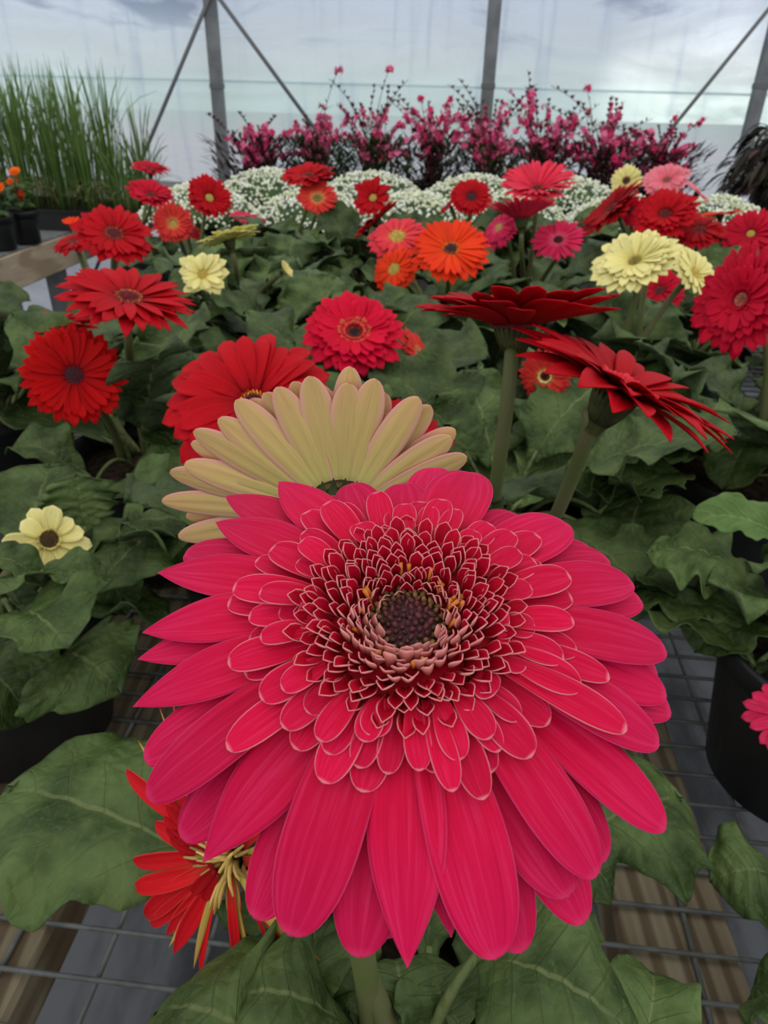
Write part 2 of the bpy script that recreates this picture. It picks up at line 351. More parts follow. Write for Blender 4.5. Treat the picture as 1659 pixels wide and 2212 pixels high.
def tag(o, label=None, cat=None, group=None, kind=None):
    for k, v in (('label', label), ('category', cat), ('group', group), ('kind', kind)):
        if v: o[k] = v
    return o

# ------------------------------------------------------------------ the setting
BA = math.radians(5.1); BX = np.array([math.cos(BA), -math.sin(BA), 0]); BY = np.array([math.sin(BA), math.cos(BA), 0]); BZ = np.array([0, 0, 1.0])
FLOOR = -.75; WALLY = 3.62
mb = MB(); box(mb, (0, 1.3, FLOOR-.02), 9, 9, .04); tag(mb.build('floor', 'landscape_fabric', flat=True), kind='structure')
mb = MB(); box(mb, (0, 26, FLOOR-.06), 80, 44, .04); tag(mb.build('ground', 'outside_gravel', flat=True), kind='structure')
mb = MB()                                                # the plastic end wall, slightly billowing
nx, nzz = 121, 41
xs = np.linspace(-4.4, 4.4, nx); zs = np.linspace(FLOOR, 2.0, nzz)
G = np.zeros((nzz, nx, 3)); G[..., 0] = xs[None]; G[..., 2] = zs[:, None]
G[..., 1] = WALLY + .05 + .012*np.sin(xs[None]*5.2)*np.sin(zs[:, None]*2.1) + .006*np.sin(xs[None]*11+zs[:, None]*6)
shell(mb, G, np.tile([0, -1.0, 0], (nzz, nx, 1)), .002, np.zeros((nzz, nx, 3)), 0, 0)
tag(mb.build('wall_back', 'greenhouse_film'), kind='structure')
mb = MB(); a = pix(0, 176, 3.3)[2]; box(mb, (0, WALLY+.03, .438), 8.6, .006, .01); tag(mb.build('trim_1', 'greenhouse_film', flat=True), kind='structure')
def wallpt(px, py, Y=WALLY):
    d = FWD + (px-CX)/FPX*RT - (py-CY)/FPX*UP; return CAM + d*Y/d[1]
posts = [(470, 'grey steel upright post between grass tray and gaura, braces meeting at its top'),
         (1053, 'grey steel upright post standing behind the tall pink gaura wands'),
         (1640, 'grey steel upright post behind the dark foliage plant')]
for px, lab in posts:
    p = wallpt(px, 200, WALLY-.02); mb = MB()
    box(mb, (p[0], WALLY-.02, (FLOOR+2.0)/2), .052, .04, 2.0-FLOOR, mat=0)
    o = mb.build('greenhouse_post', 'galvanised_steel', flat=True, loc=(p[0], WALLY-.02, FLOOR)); tag(o, lab, 'post', 'steel posts along the plastic wall')
    mb = MB(); zc = wallpt(px, 186, WALLY-.02)[2]; box(mb, (p[0], WALLY-.02, zc), .058, .046, .02); mb.build('post_joint', 'brace_steel', o, flat=True)
for (a, b, lab) in (((446, 10), (306, 345), 'thin brace rod slanting down left from the first post to the grass'),
                    ((476, 0), (668, 262), 'thin brace rod slanting down right from the first post into the gaura'),
                    ((1662, 18), (1380, 365), 'thin brace rod slanting down left from the post by the dark foliage')):
    p, q = wallpt(*a, WALLY-.05), wallpt(*b, WALLY-.05); d = q-p
    mb = MB(); tube(mb, [p-d*.25, p+d*.5, q+d*.9], .0085, 8); tag(mb.build('brace_rod', 'brace_steel', loc=p), lab, 'brace', 'diagonal brace rods')

# the wire bench
def bp(u, v, z=0.0): return BX*u + BY*v + BZ*z
bench = empty('wire_mesh_bench', (0.15, 1.4, FLOOR), 'long greenhouse bench with galvanised wire mesh top on wooden planks, holding all the gerberas', 'bench')
mb = MB(); U0_, U1_, V0_, V1_ = -.62, 1.25, -.12, 3.3
rw = .0016
v = V0_
while v < V1_:
    k = random.uniform(-.0015, .0015); tube(mb, [bp(U0_, v+k, -rw), bp(.3, v, -rw), bp(U1_, v-k, -rw)], rw, 6); v += .0254
u = U0_ + .018
while u < U1_:
    tube(mb, [bp(u, V0_, -2.4*rw), bp(u+.002, 1.5, -2.4*rw), bp(u, V1_, -2.4*rw)], rw, 6); u += .0545
mb.build('wire_mesh', 'galvanised_wire', bench)
TOPZ = -3.5*rw
for u, wdt in ((-.262, .115), (.155, .068), (-.60, .05), (.62, .07), (1.23, .05)):
    mb = MB(); box(mb, bp(u, 1.6, TOPZ-.019), wdt, 3.4, .038, BX, BY, BZ, bev=.003); mb.build('plank', 'weathered_wood', bench, flat=True)
for v in (1.0, 2.2, 3.2):
    mb = MB(); box(mb, bp(.31, v, TOPZ-.083), .04, 1.85, .09, BY, BX, BZ, bev=.003); mb.build('cross_beam', 'weathered_wood', bench, flat=True)
for u in (-.55, 1.18):
    for v in (1.0, 2.2, 3.2):
        mb = MB(); z1 = TOPZ-.128; box(mb, bp(u, v, (FLOOR+z1)/2), .08, .08, z1-FLOOR, BX, BY, BZ); mb.build('leg', 'weathered_wood', bench, flat=True)

# the wooden bench on the left
LZ = .03
e0, e1 = pixh(0, 559, LZ), pixh(112, 529, LZ)
lb = empty('wooden_bench', (-1.5, 2.4, FLOOR), 'wooden framed bench across the aisle with a pale rail and dark screen top', 'bench')
ld = BY; lx = BX; org = e0 - .0*lx
def lp(u, v, z=0.0): return org + lx*u + ld*v + BZ*z
mb = MB(); box(mb, lp(-.019, .55, -.044), .038, 2.4, .088, lx, ld, BZ, bev=.003); mb.build('rail', 'pale_wood', lb, flat=True)
mb = MB(); box(mb, lp(-1.1, .55, -.044), .038, 2.4, .088, lx, ld, BZ, bev=.003); mb.build('rail', 'pale_wood', lb, flat=True)
for v in (-.63, 1.73):
    mb = MB(); box(mb, lp(-.56, v, -.05), .038, 1.04, .088, ld, lx, BZ, bev=.003); mb.build('end_rail', 'pale_wood', lb, flat=True)
mb = MB(); box(mb, lp(-.56, .55, .002), 1.11, 2.38, .004, lx, ld, BZ); mb.build('screen_top', 'bench_screen', lb, flat=True)
for u in (-.06, -1.05):
    for v in (-.5, .35, 1.65):
        mb = MB(); z1 = LZ-.05; q = lp(u, v); box(mb, (q[0], q[1], (FLOOR+z1)/2), .045, .045, z1-FLOOR, lx, ld, BZ); mb.build('leg', 'galvanised_steel', lb, flat=True)

# ------------------------------------------------------------------ plant parts
def pot(parent, c, rt=.075, rb=.055, h=.12, soil=True):
    mb = MB(); t = .0022
    lathe(mb, c, BZ, [(0, .001), (rb-.004, .001), (rb, .004), (rt-.006, h-.02), (rt-.006, h-.018), (rt-.001, h-.016), (rt, h-.002), (rt-.001, h), (rt-t-.001, h), (rt-t-.006, h-.02), (rb-t, .006), (0, .006)], 40)
    mb.build('pot', 'nursery_pot_black', parent)
    if soil:
        mb = MB(); lathe(mb, c, BZ, [(rt-.0075, h-.024), (rt-.008, h-.016), (rt*.6, h-.012), (rt*.3, h-.009), (0.0005, h-.008)], 28); mb.build('soil', 'potting_soil', parent)

SHAPES = {'round': lambda s: np.where(s < .62, .46+.54*np.sin(np.clip(s/.62, 0, 1)*math.pi/2)**1.1, np.sqrt(np.clip(1-((s-.62)/.38)**2.3, 0, 1))),
          'point': lambda s: np.where(s < .55, .5+.5*np.sin(np.clip(s/.55, 0, 1)*math.pi/2), np.clip(1-((s-.55)/.45)**1.75, 0, 1)),
          'strap': lambda s: np.where(s < .5, .55+.45*np.sin(np.clip(s/.5, 0, 1)*math.pi/2), np.sqrt(np.clip(1-((s-.5)/.5)**3.0, 0, 1))),
          'floret': lambda s: np.where(s < .6, .4+.6*s/.6, np.sqrt(np.clip(1-((s-.6)/.4)**2.4, 0, 1))**1.0)}
def petal(mb, P, side, w, shape='round', cup=.12, groove=.03, roll=0.0, th=.0005, nv=7, rnd=None, wave=0.0, mt=0, mbk=1, srow=None):
    """P: spine points (n,3); side: unit vector across"""
    side = -np.asarray(side); n = len(P); s = np.linspace(0, 1, n) if srow is None else srow; T = unit(np.gradient(P, axis=0)); Sd = unit(np.tile(side, (n, 1)) - T*np.sum(T*side, 1)[:, None]); Nn = np.cross(Sd, T)
    if roll:
        c_, s_ = math.cos(roll), math.sin(roll); Sd, Nn = c_*Sd + s_*Nn, c_*Nn - s_*Sd
    hw = w*np.maximum(SHAPES[shape](s), .05 if srow is None else .02); v = np.linspace(-1, 1, nv)
    off = cup*(v**2)[None]*hw[:, None] + groove*w*np.cos(v*math.pi*2.5)[None]*(np.sin(s*math.pi)[:, None])
    if wave: off = off + wave*w*np.sin(s*7+ (rnd or 0)*20)[:, None]*v[None]
    G = P[:, None] + Sd[:, None]*(hw[:, None]*v[None])[..., None] + Nn[:, None]*off[..., None]
    du = np.gradient(G, axis=1); dv = np.gradient(G, axis=0); NN = unit(np.cross(du, dv))
    r = random.random() if rnd is None else rnd
    pc = np.stack(np.broadcast_arrays(v[None], s[:, None], np.full((1, 1), r)), -1)
    shell(mb, G, NN, th, pc, mt, mbk)
def frame(n, ref=None):
    n = unit(np.asarray(n, float)); a = UP if abs(np.dot(n, UP)) < .95 else RT
    y = unit(a - n*np.dot(a, n)); xx = np.cross(y, n); return xx, y, n
def blob(mb, c, ax, ln, r, pc, mat=0, k=6):
    ax = unit(ax); ref = np.array([1.0, 0, 0]) if abs(ax[0]) < .9 else np.array([0, 1.0, 0]); u = unit(np.cross(ax, ref)); w = np.cross(ax, u)
    V = [c-ax*ln*.5]; pr = ((-.3, .75), (.05, 1.0), (.35, .6))
    for h, q in pr:
        for j in range(k): a = 2*math.pi*j/k; V.append(c + ax*ln*h + r*q*(math.cos(a)*u + math.sin(a)*w))
    V.append(c+ax*ln*.5); f = [(0, 1+(j+1) % k, 1+j) for j in range(k)]
    for i in range(2): f += [(1+i*k+j, 1+i*k+(j+1) % k, 1+(i+1)*k+(j+1) % k, 1+(i+1)*k+j) for j in range(k)]
    f += [(len(V)-1, 1+2*k+j, 1+2*k+(j+1) % k) for j in range(k)]
    mb.add(V, f, mat, pc)
def disc(parent, c, fr, R, mat, n=90, dome=.12, lift=0.0, rim_out=.0, size=.075, name='flower_center'):
    xx, y, nn = fr; mb = MB()
    lathe(mb, c + nn*lift, nn, [(R*1.05, -.25*R), (R, 0), (R*.7, dome*R*.5), (R*.3, dome*R*.9), (.0003, dome*R)], 20, pc=np.array([0, .1, 0]))
    ga = math.pi*(3-math.sqrt(5))
    for i in range(n):
        q = math.sqrt((i+.5)/n); a = i*ga; d = math.cos(a)*xx + math.sin(a)*y
        p = c + nn*(lift + dome*R*(1-q*q)) + d*R*q
        ax = nn + d*(q*.8) + rng.normal(0, .4, 3)
        blob(mb, p, ax, size*R*(2.6+q*1.2), size*R*.9*(.8+.4*random.random()), np.array([0, q, random.random()]))
    return mb.build(name, mat, parent)
def calyx(parent, c, nn, R, depth=.3, rad=.24, stem_r=.003):
    mb = MB(); lathe(mb, c, nn, [(R*rad*.9, -.02*R), (R*rad, -.05*R), (R*rad*.92, -depth*R*.55), (R*rad*.6, -depth*R*.9), (stem_r*1.15, -depth*R*1.12), (stem_r, -depth*R*1.3)], 24)
    xx, y, nn = frame(nn)
    for i in range(22):
        a = 2*math.pi*i/22; d = math.cos(a)*xx + math.sin(a)*y; sd = -math.sin(a)*xx + math.cos(a)*y
        Pp = bez(c - nn*depth*R*.95 + d*R*rad*.55, c - nn*depth*R*.5 + d*R*rad*1.02, c - nn*.0*R + d*R*rad*1.12, n=5)
        petal(mb, Pp, sd, R*.03, 'point', th=.0004, nv=3, mt=0, mbk=0)
    return mb.build('calyx', 'calyx_green', parent)
def stem(parent, c, nn, R, foot, r=.0032, bow=.5, depth=.36, name='flower_stem'):
    a = c - nn*R*depth; Lh = max(np.linalg.norm(a-foot), .02)
    P = bez(a, a - (nn*.8+BZ*.2)*Lh*.33*bow*1.6, foot + BZ*Lh*.45, foot, n=18)
    mb = MB(); tube(mb, P, np.linspace(r, r*1.25, 18), 10); return mb.build(name, 'stem_green', parent)
def flower(parent, foot, px, py, pr, R=None, z=None, n=(0, .6, .8), mat='red_petal', back=None, eye='red_disc', np_=28, e0=5, e1=0, eye_r=.2, layers=1, w=.12, shape='round',
           crown=None, label=None, short=.8, jit=.06, stem_r=.0032, bow=.5, rot=None, has_stem=True, notch=False):
    """a gerbera head: ray petals (its own mesh) with centre, crown and calyx as sub-parts, and its stem"""
    if z is None: z = R*FPX/pr
    else: R = pr*z/FPX
    c = pix(px, py, z); fr = frame(raydir(px, py, n)); xx, y, nn = fr; back = back or mat
    mb = MB(); ns = 9 if pr > 90 else 7; nv = 7 if pr > 90 else 5
    for lay in range(layers):
        Rl = R*(1 if lay == 0 else short**lay); el0, el1 = math.radians(e0+lay*9), math.radians(e1+lay*9); ph = random.random()*6 if rot is None else rot
        cnt = np_ if lay == 0 else int(np_*.9)
        for i in range(cnt):
            a = ph + 2*math.pi*(i + random.uniform(-.22, .22))/cnt; d = math.cos(a)*xx + math.sin(a)*y; sd = -math.sin(a)*xx + math.cos(a)*y
            ln = Rl*(1-random.random()*jit*2); rb = R*eye_r*.8; lo = (i % 2)*.018*R
            ee0, ee1 = el0 + random.gauss(0, .06), el1 + random.gauss(0, .10)
            t = np.linspace(0, 1, ns); ee = ee0 + (ee1-ee0)*t; dr = np.cumsum(np.cos(ee))/ns; dh = np.cumsum(np.sin(ee))/ns; dr -= dr[0]; dh -= dh[0]
            Ln = (ln-rb); P = c + d*(rb + Ln*dr/max(dr[-1], .3)*1.0)[:, None] + nn*(Ln*dh + lay*.03*R - lo)[:, None]
            petal(mb, P, sd, R*w*(1 if lay == 0 else .8)*random.uniform(.85, 1.12), shape, .16, .04, random.uniform(.02, .2), .0005, nv)
    fo = mb.build('flower', [mat, back], parent)
    if label: fo['label'] = label
    if eye: disc(fo, c, fr, R*eye_r, eye, n=(110 if pr > 120 else 70 if pr > 60 else 40), lift=.02*R, dome=.18)
    if crown:
        mb = MB(); cm, rings, cnt = crown
        for k in range(rings):
            for i in range(cnt):
                a = 2*math.pi*(i+.5*(k % 2)+random.uniform(-.2, .2))/cnt; d = math.cos(a)*xx + math.sin(a)*y; sd = -math.sin(a)*xx + math.cos(a)*y
                b0 = c + d*R*eye_r*(.95+.22*k) + nn*.03*R; el = math.radians(60-16*k); ll = R*(.1+.05*k)*random.uniform(.8, 1.2)
                petal(mb, bez(b0, b0 + (d*math.cos(el+.3)+nn*math.sin(el+.3))*ll*.5, b0 + (d*math.cos(el)+nn*math.sin(el))*ll, n=5), sd, R*.035, 'floret', .5, 0, 0, .0004, 5)
        mb.build('inner_petals', [cm, cm] if isinstance(cm, str) else list(cm), fo)
    calyx(fo, c, nn, R, rad=max(.17, eye_r*.85), stem_r=stem_r)
    if has_stem: stem(parent, c, nn, R, foot, stem_r, bow)
    return fo
def leaf_mesh(mb, P, W, up, petiole=.28, lobes=5, lobe=.16, cup=.25, ripple=.1, quilt=.05, nl=26, nv=11, rnd=None, mt=0, mbk=1, th=.0006, blunt=.55, twist=0.0):
    """gerbera leaf along spine points P (petiole, then a lobed, quilted blade)"""
    m = len(P); T = unit(np.gradient(P, axis=0)); up = np.asarray(up, float)
    Sd = unit(np.cross(T, up)); r = random.random() if rnd is None else rnd
    ip = max(2, int(m*petiole)); tube(mb, P[:ip+2], np.linspace(.0026, .0016, ip+2), 6, mt, np.array([0, .02, r]))
    k = np.linspace(ip, m-1, nl); i0 = np.clip(k.astype(int), 0, m-2); fr_ = (k-i0)[:, None]
    C = P[i0]*(1-fr_)+P[i0+1]*fr_; Sd = unit(Sd[i0]*(1-fr_)+Sd[i0+1]*fr_); Tn = unit(T[i0]*(1-fr_)+T[i0+1]*fr_)
    if twist:
        Nn = np.cross(Sd, Tn); Sd = Sd*math.cos(twist) + Nn*math.sin(twist)
    Nn = np.cross(Sd, Tn); s = np.linspace(0, 1, nl); v = np.linspace(-1, 1, nv)
    pr = np.where(s < blunt, .10+.90*np.sin(np.clip(s/blunt, 0, 1)*math.pi/2)**1.25, np.sqrt(np.clip(1-((s-blunt)/(1-blunt))**2.2, 0, 1)))
    phs = random.uniform(0, 6.28, ); out = []
    HW = np.zeros((nl, nv))
    for j, vv in enumerate(v):
        sgn = 1 if vv >= 0 else -1; p2 = phs + (1.1 if sgn > 0 else 0)
        wob = lobe*(1.35-.8*s)*(np.sin(2*math.pi*lobes*s*.62 + p2) + .35*np.sin(2*math.pi*lobes*s*1.7 + 2*p2))*np.clip((1-s)*6, 0, 1)*np.clip(s*6, 0, 1)
        HW[:, j] = W*np.maximum(pr*(1+wob), .012)*vv
    q = 6.0*(s[:, None] - .30*np.abs(v)[None])
    off = cup*W*(np.abs(v)[None]**1.6)*pr[:, None] + ripple*W*np.sin(2*math.pi*lobes*s*.55 + phs*1.7)[:, None]*(v[None]**2)*np.sign(v)[None]*pr[:, None] \
        + ripple*.8*W*np.sin(2*math.pi*lobes*s*.8 + phs)[:, None]*(v[None]**2)*pr[:, None] + quilt*W*np.abs(np.sin(math.pi*(q+.5)))*(1-.5*np.abs(v)[None])*pr[:, None] - quilt*W*np.exp(-(v[None]/.12)**2)
    back_sweep = -.10*W*(np.abs(v)[None]**2)*np.ones((nl, 1))
    G = C[:, None] + Sd[:, None]*HW[..., None] + Nn[:, None]*off[..., None] + Tn[:, None]*back_sweep[..., None]
    NN = unit(np.cross(np.gradient(G, axis=1), np.gradient(G, axis=0)))
    pc = np.stack(np.broadcast_arrays(v[None], s[:, None], np.full((1, 1), r)), -1)
    shell(mb, G, NN, th, pc, mt, mbk)
LM = ['gerbera_leaf', 'gerbera_leaf_back']
def leaf_px(parent, base, tip, W, arch=.02, mid=None, mats=LM, up=None, label=None, **kw):
    """a leaf from base (px, py, height) to tip (px, py, height)"""
    a, b = pixh(*base), pixh(*tip); c = (a+b)/2 + BZ*arch if mid is None else pixh(*mid)
    mb = MB(); kw.setdefault('petiole', .06); leaf_mesh(mb, bez(a, 2*c-(a+b)/2, b, n=30), W, BZ if up is None else up, nl=44, nv=19, **kw)
    ft = np.array([parent.location.x, parent.location.y, .108]); dd = a - ft; hl = np.linalg.norm(dd)
    ft = ft + np.array([dd[0], dd[1], 0])/max(hl, .01)*.02                     # its stalk, back to the crown of the plant
    tube(mb, bez(ft, (ft*.6+a*.4) + BZ*(.03+.25*max(0, .13-a[2])), a + (a-b)*.0 + BZ*.001, n=12), np.linspace(.0024, .0018, 12), 6, 0, np.array([0, .02, .4]))
    o = mb.build('leaf', mats, parent)
    if label: o['label'] = label
    return o
def rosette(parent, c, n=11, ln=.17, W=.042, seed=0, mats=LM, h0=.112, spread=(20, 62), detail=1, skip=None, az0=None):
    rs = random.Random(seed); a0 = rs.random()*6.28 if az0 is None else az0
    for i in range(n):
        a = a0 + i*2.39996 + rs.uniform(-.2, .2)
        if skip and skip(a): continue
        el = math.radians(rs.uniform(*spread)) if i > n*.35 else math.radians(rs.uniform(spread[1]-8, spread[1]+14))
        d = np.array([math.cos(a), math.sin(a), 0]); l = ln*rs.uniform(.72, 1.1)
        p0 = np.array([c[0], c[1], h0]) + d*.012
        p1 = p0 + (d*math.cos(el)+BZ*math.sin(el))*l*.62
        el2 = el - math.radians(rs.uniform(35, 75)); p2 = p1 + (d*math.cos(el2)+BZ*math.sin(el2))*l*.55
        P = bez(p0, p1, p2, n=22); random.seed(seed*100+i)
        mb = MB(); leaf_mesh(mb, P, W*rs.uniform(.8, 1.2), BZ, petiole=.26, lobes=rs.choice((4, 5, 6)), lobe=rs.uniform(.12, .28), cup=rs.uniform(-.2, .35), ripple=rs.uniform(.1, .24), quilt=.075,
                             nl=int(22*detail), nv=11 if detail > 1 else 9, twist=rs.uniform(-.35, .35))
        mb.build('leaf', mats, parent)
def gerbera(x, y, label):
    return empty('gerbera_plant', (x, y, 0), label, 'plant', 'potted gerberas on the wire bench')
def foot(p, dx=0.0, dy=0.0): return np.array([p.location.x+dx, p.location.y+dy, .108])
# ------------------------------------------------------------------ the large pink gerbera in front
def hit(px, py, c, fr, R, h, z0, z1):
    d = FWD + (px-CX)/FPX*RT - (py-CY)/FPX*UP; zz = np.linspace(z0, z1, 600); X = CAM + zz[:, None]*d - c
    hn = X @ fr[2]; pp = X - hn[:, None]*fr[2]; t = np.linalg.norm(pp, axis=1)/R; f = hn - R*h(t)
    k = np.where(np.sign(f[1:]) != np.sign(f[:-1]))[0]; i = k[0] if len(k) else int(np.argmin(np.abs(f)))
    return math.atan2(pp[i] @ fr[1], pp[i] @ fr[0]), t[i]
def tip_petal(parent, name, px, py, c, fr, R, h, z0, z1, w, mats, rb=.24, shape='round', lift=0.0, roll=.1, bend=0.0, cup=.14, ns=14, nv=11, flip=False, mb=None, groove=.045, tmax=1.6):
    az, tt = hit(px, py, c, fr, R, lambda t: h(t)+lift, z0, z1); tt = min(tt, tmax)
    t = rb + (tt-rb)*(1-(1-np.linspace(0, 1, ns))**1.7); q = (t-rb)/(tt-rb); a = az + bend*(1-q)**2
    P = c + (np.cos(a)*t*R)[:, None]*fr[0] + (np.sin(a)*t*R)[:, None]*fr[1] + ((h(t)+lift)*R)[:, None]*fr[2]
    sd = -math.sin(az)*fr[0] + math.cos(az)*fr[1]
    own = mb is None
    if own: mb = MB()
    petal(mb, P, sd, w*R, shape, cup, groove, roll + (math.pi if flip else 0), .00022, nv, wave=.03, srow=q)
    if own: return mb.build(name, mats, parent)
PINK = ['hot_pink_petal', 'cream_petal_back']
hp = empty('gerbera_plant', (.005, .105, 0), 'nearest potted gerbera with one huge hot pink double flower and a cream-backed bloom behind it', 'plant', 'potted gerberas on the wire bench')
HZ = .140; HR = HZ*.43; hc = pix(880, 1362, HZ)
HN = unit(-(hc-CAM)/np.linalg.norm(hc-CAM)*math.cos(math.radians(30)) + UP*math.sin(math.radians(30))); HF = frame(HN)
hh = lambda t: .03 + .10*t - .37*t**2
head = empty('flower', hc - np.array(hp.location)); head.parent = hp; head['label'] = 'huge hot pink double flower seen from above'
OUTER = sorted([(602, 1041), (487, 1072), (466, 1128), (401, 1193), (341, 1237), (308, 1366), (298, 1423), (288, 1526), (312, 1641), (318, 1724), (439, 1862), (627, 2021), (775, 2068), (880, 2090), (975, 2024),
         (1073, 2071), (1231, 1934), (1289, 1893), (1439, 1789), (1424, 1608), (1440, 1500), (1440, 1405), (1386, 1297), (1366, 1258), (1312, 1205), (1222, 1128), (1110, 1108), (1018, 1020), (942, 1010), (872, 1043), (757, 1045)], key=lambda p: math.atan2(p[1]-1362, p[0]-880))
UNDER = [(392, 1811), (551, 1985), (830, 2028), (1128, 2057), (1262, 1994), (1310, 1857), (1450, 1536), (1276, 1183), (545, 1150), (690, 1078), (1420, 1450)]
WID = {775: .108, 880: .112, 1073: .115, 627: .115, 439: .108, 1018: .125, 942: .10, 1222: .11, 1231: .115}
for i, p in enumerate(OUTER):
    random.seed(500+i)
    tip_petal(head, 'petal', *p, hc, HF, HR, hh, .07, .30, WID.get(p[0], .092), PINK, rb=.24, lift=(.022, -.016)[i % 2], roll=random.uniform(-.04, .08), bend=random.uniform(-.04, .04), shape='point' if p[0] in (602, 487, 341, 308, 298, 288, 466, 439, 975, 880) else 'round', cup=.07, ns=20)
for i, p in enumerate(UNDER):
    random.seed(600+i)
    tip_petal(head, 'petal', *p, hc, HF, HR, hh, .07, .30, .10, PINK, rb=.24, lift=-.06, ns=20, cup=.07, roll=random.uniform(.0, .1), bend=random.uniform(-.05, .05))
MIDB = [(504, 1269), (492, 1302), (492, 1432), (490, 1617), (553, 1209), (586, 1184), (528, 1454), (562, 1506), (611, 1571), (636, 1617), (1261, 1519), (1317, 1465), (1354, 1578), (1256, 1486), (1232, 1244), (1173, 1222), (1240, 1342), (1236, 1291), (1247, 1407), (1164, 1157), (1156, 1212),
        (812, 1063), (705, 1085), (660, 1105), (537, 1331), (1218, 1423), (1187, 1561), (1149, 1634), (1046, 1726), (1064, 1668), (698, 1690), (783, 1711), (737, 1088), (911, 1083), (957, 1079), (537, 1383)]
MIDS = [(654, 1148), (650, 1168), (560, 1278), (602, 1322), (643, 1333), (562, 1378), (634, 1450), (609, 1488), (663, 1537), (689, 1599), (707, 1628), (775, 1659), (837, 1672), (940, 1669), (907, 1664), (979, 1710), (994, 1641), (950, 1599), (1059, 1594), (1079, 1623), (1122, 1554),
        (1137, 1439), (1156, 1356), (1149, 1269), (1124, 1192), (1111, 1152), (1061, 1132), (1030, 1148), (1024, 1186), (988, 1099), (932, 1094), (874, 1088), (775, 1130), (957, 1150), (642, 1212), (786, 1601), (804, 1590), (1068, 1500), (850, 1105), (1100, 1340), (1102, 1375)]
SHORT = ['hot_pink_short_petal', 'hot_pink_short_petal']
for k, (lst, ww, lf) in enumerate(((MIDB, .054, .022), (MIDS, .045, .052))):
    lst = sorted(lst, key=lambda p: math.atan2(p[1]-1362, p[0]-880))
    for i, p in enumerate(lst):
        random.seed(700+100*k+i)
        tip_petal(head, 'short_petal', *p, hc, HF, HR, lambda t: hh(t)*.9+.05*t, .07, .30, ww*random.uniform(.85, 1.1), SHORT, rb=.285, lift=lf+(.014, -.012)[i % 2], roll=random.uniform(-.1, .12), bend=random.uniform(-.05, .05), cup=.22, ns=14, nv=9, groove=.05, shape='round')
# crown of small florets round the eye, each ring more upright towards the middle
mb = MB(); xx, yy, nn = HF
lathe(mb, hc, nn, [(.35*HR, -.03*HR), (.31*HR, .05*HR), (.25*HR, .09*HR), (.18*HR, .08*HR), (.145*HR, .05*HR), (.11*HR, .03*HR), (.0003, .035*HR)], 40, pc=np.array([0, .2, .5]))
RINGS = [(.128, .070, 92, 24, .021), (.145, .078, 86, 26, .022), (.162, .082, 80, 28, .023), (.18, .084, 74, 29, .023), (.197, .086, 67, 30, .024), (.214, .088, 59, 31, .024), (.23, .092, 50, 31, .025), (.246, .098, 42, 31, .026), (.264, .10, 34, 31, .026), (.282, .105, 25, 29, .027)]
random.seed(42)
for k, (rb, ln, el, cnt, w) in enumerate(RINGS):
    for i in range(cnt):
        a = 2*math.pi*(i + .5*(k % 2) + random.uniform(-.3, .3))/cnt; d = math.cos(a)*xx + math.sin(a)*yy; sd = -math.sin(a)*xx + math.cos(a)*yy
        e1 = math.radians(el + random.uniform(-12, 10)); e2 = e1 + math.radians(random.uniform(-5, 35)); l = ln*HR*random.uniform(.8, 1.2); r = rb + random.uniform(-.008, .008)
        b0 = hc + d*r*HR + nn*HR*np.interp(r, (.10, .145, .18, .25, .31), (.02, .045, .075, .085, .045)); m_ = b0 + (d*math.cos(e1)+nn*math.sin(e1))*l*.55; t_ = m_ + (d*math.cos(e2)+nn*math.sin(e2))*l*.5
        petal(mb, bez(b0, m_, t_, n=8), sd + nn*random.uniform(-.3, .3), w*HR*random.uniform(.85, 1.1), 'floret', random.uniform(.5, .85), 0, 0, .00016, 7)
fl = mb.build('inner_petals', ['floret_front', 'floret_back'], head); fl['label'] = 'crown of short dark red florets with pale tips'
disc(head, hc, HF, HR*.128, 'maroon_disc', n=105, dome=.25, lift=.05*HR, size=.088)
mb = MB()
for i in range(22):
    a = random.uniform(-.3, 3.5) if i < 17 else random.uniform(0, 6.28); d = math.cos(a)*xx + math.sin(a)*yy; b0 = hc + d*random.uniform(.13, .165)*HR + nn*.06*HR; l = random.uniform(.05, .075)*HR
    tube(mb, [b0, b0+(nn+d*.25)*l*.6, b0+(nn+d*random.uniform(.1, .5))*l], [.0003, .0004, .0005], 5)
mb.build('stamens', 'stamen_orange', head)
calyx(head, hc - nn*.05*HR, nn, HR, rad=.3, depth=.3, stem_r=.0036)
P = bez(hc - nn*.4*HR, pix(660, 1900, .20), pix(790, 2120, .25), foot(hp, .012, .01), n=24); mb = MB(); tube(mb, P, np.linspace(.0036, .0042, 24), 12); mb.build('flower_stem', 'stem_green', hp)

# the bloom of the same plant seen from behind: cream petal backs
CZ, CR = .225, .057; cc = pix(738, 1105, CZ); CN = camdir(.02, .60, -.80); CF = frame(CN)
ch = lambda t: -.02 + .34*t - .05*t**2
cf = empty('flower', cc - np.array(hp.location)); cf.parent = hp; cf['label'] = 'pink flower seen from behind, cream petal backs fanned upward'
CT = [(752, 827, .0), (668, 813, .0), (598, 836, 0), (509, 865, 0), (471, 905, 0), (417, 933, 0), (397, 1005, 0), (366, 1022, 0), (349, 1085, 0), (385, 1163, 0), (811, 819, 0), (904, 859, 0), (976, 946, 0), (1009, 988, 0)]
CB = [(756, 792), (634, 825), (571, 849), (710, 844), (832, 849), (849, 895), (931, 878), (984, 929), (412, 958), (402, 1119), (470, 1190), (1000, 1040), (540, 862), (690, 830), (440, 1060), (880, 900)]
low = [(560, 1320), (640, 1380), (720, 1400), (800, 1400), (880, 1370), (950, 1300), (990, 1180), (450, 1240)]
CBK = ['hot_pink_petal', 'cream_petal_back']
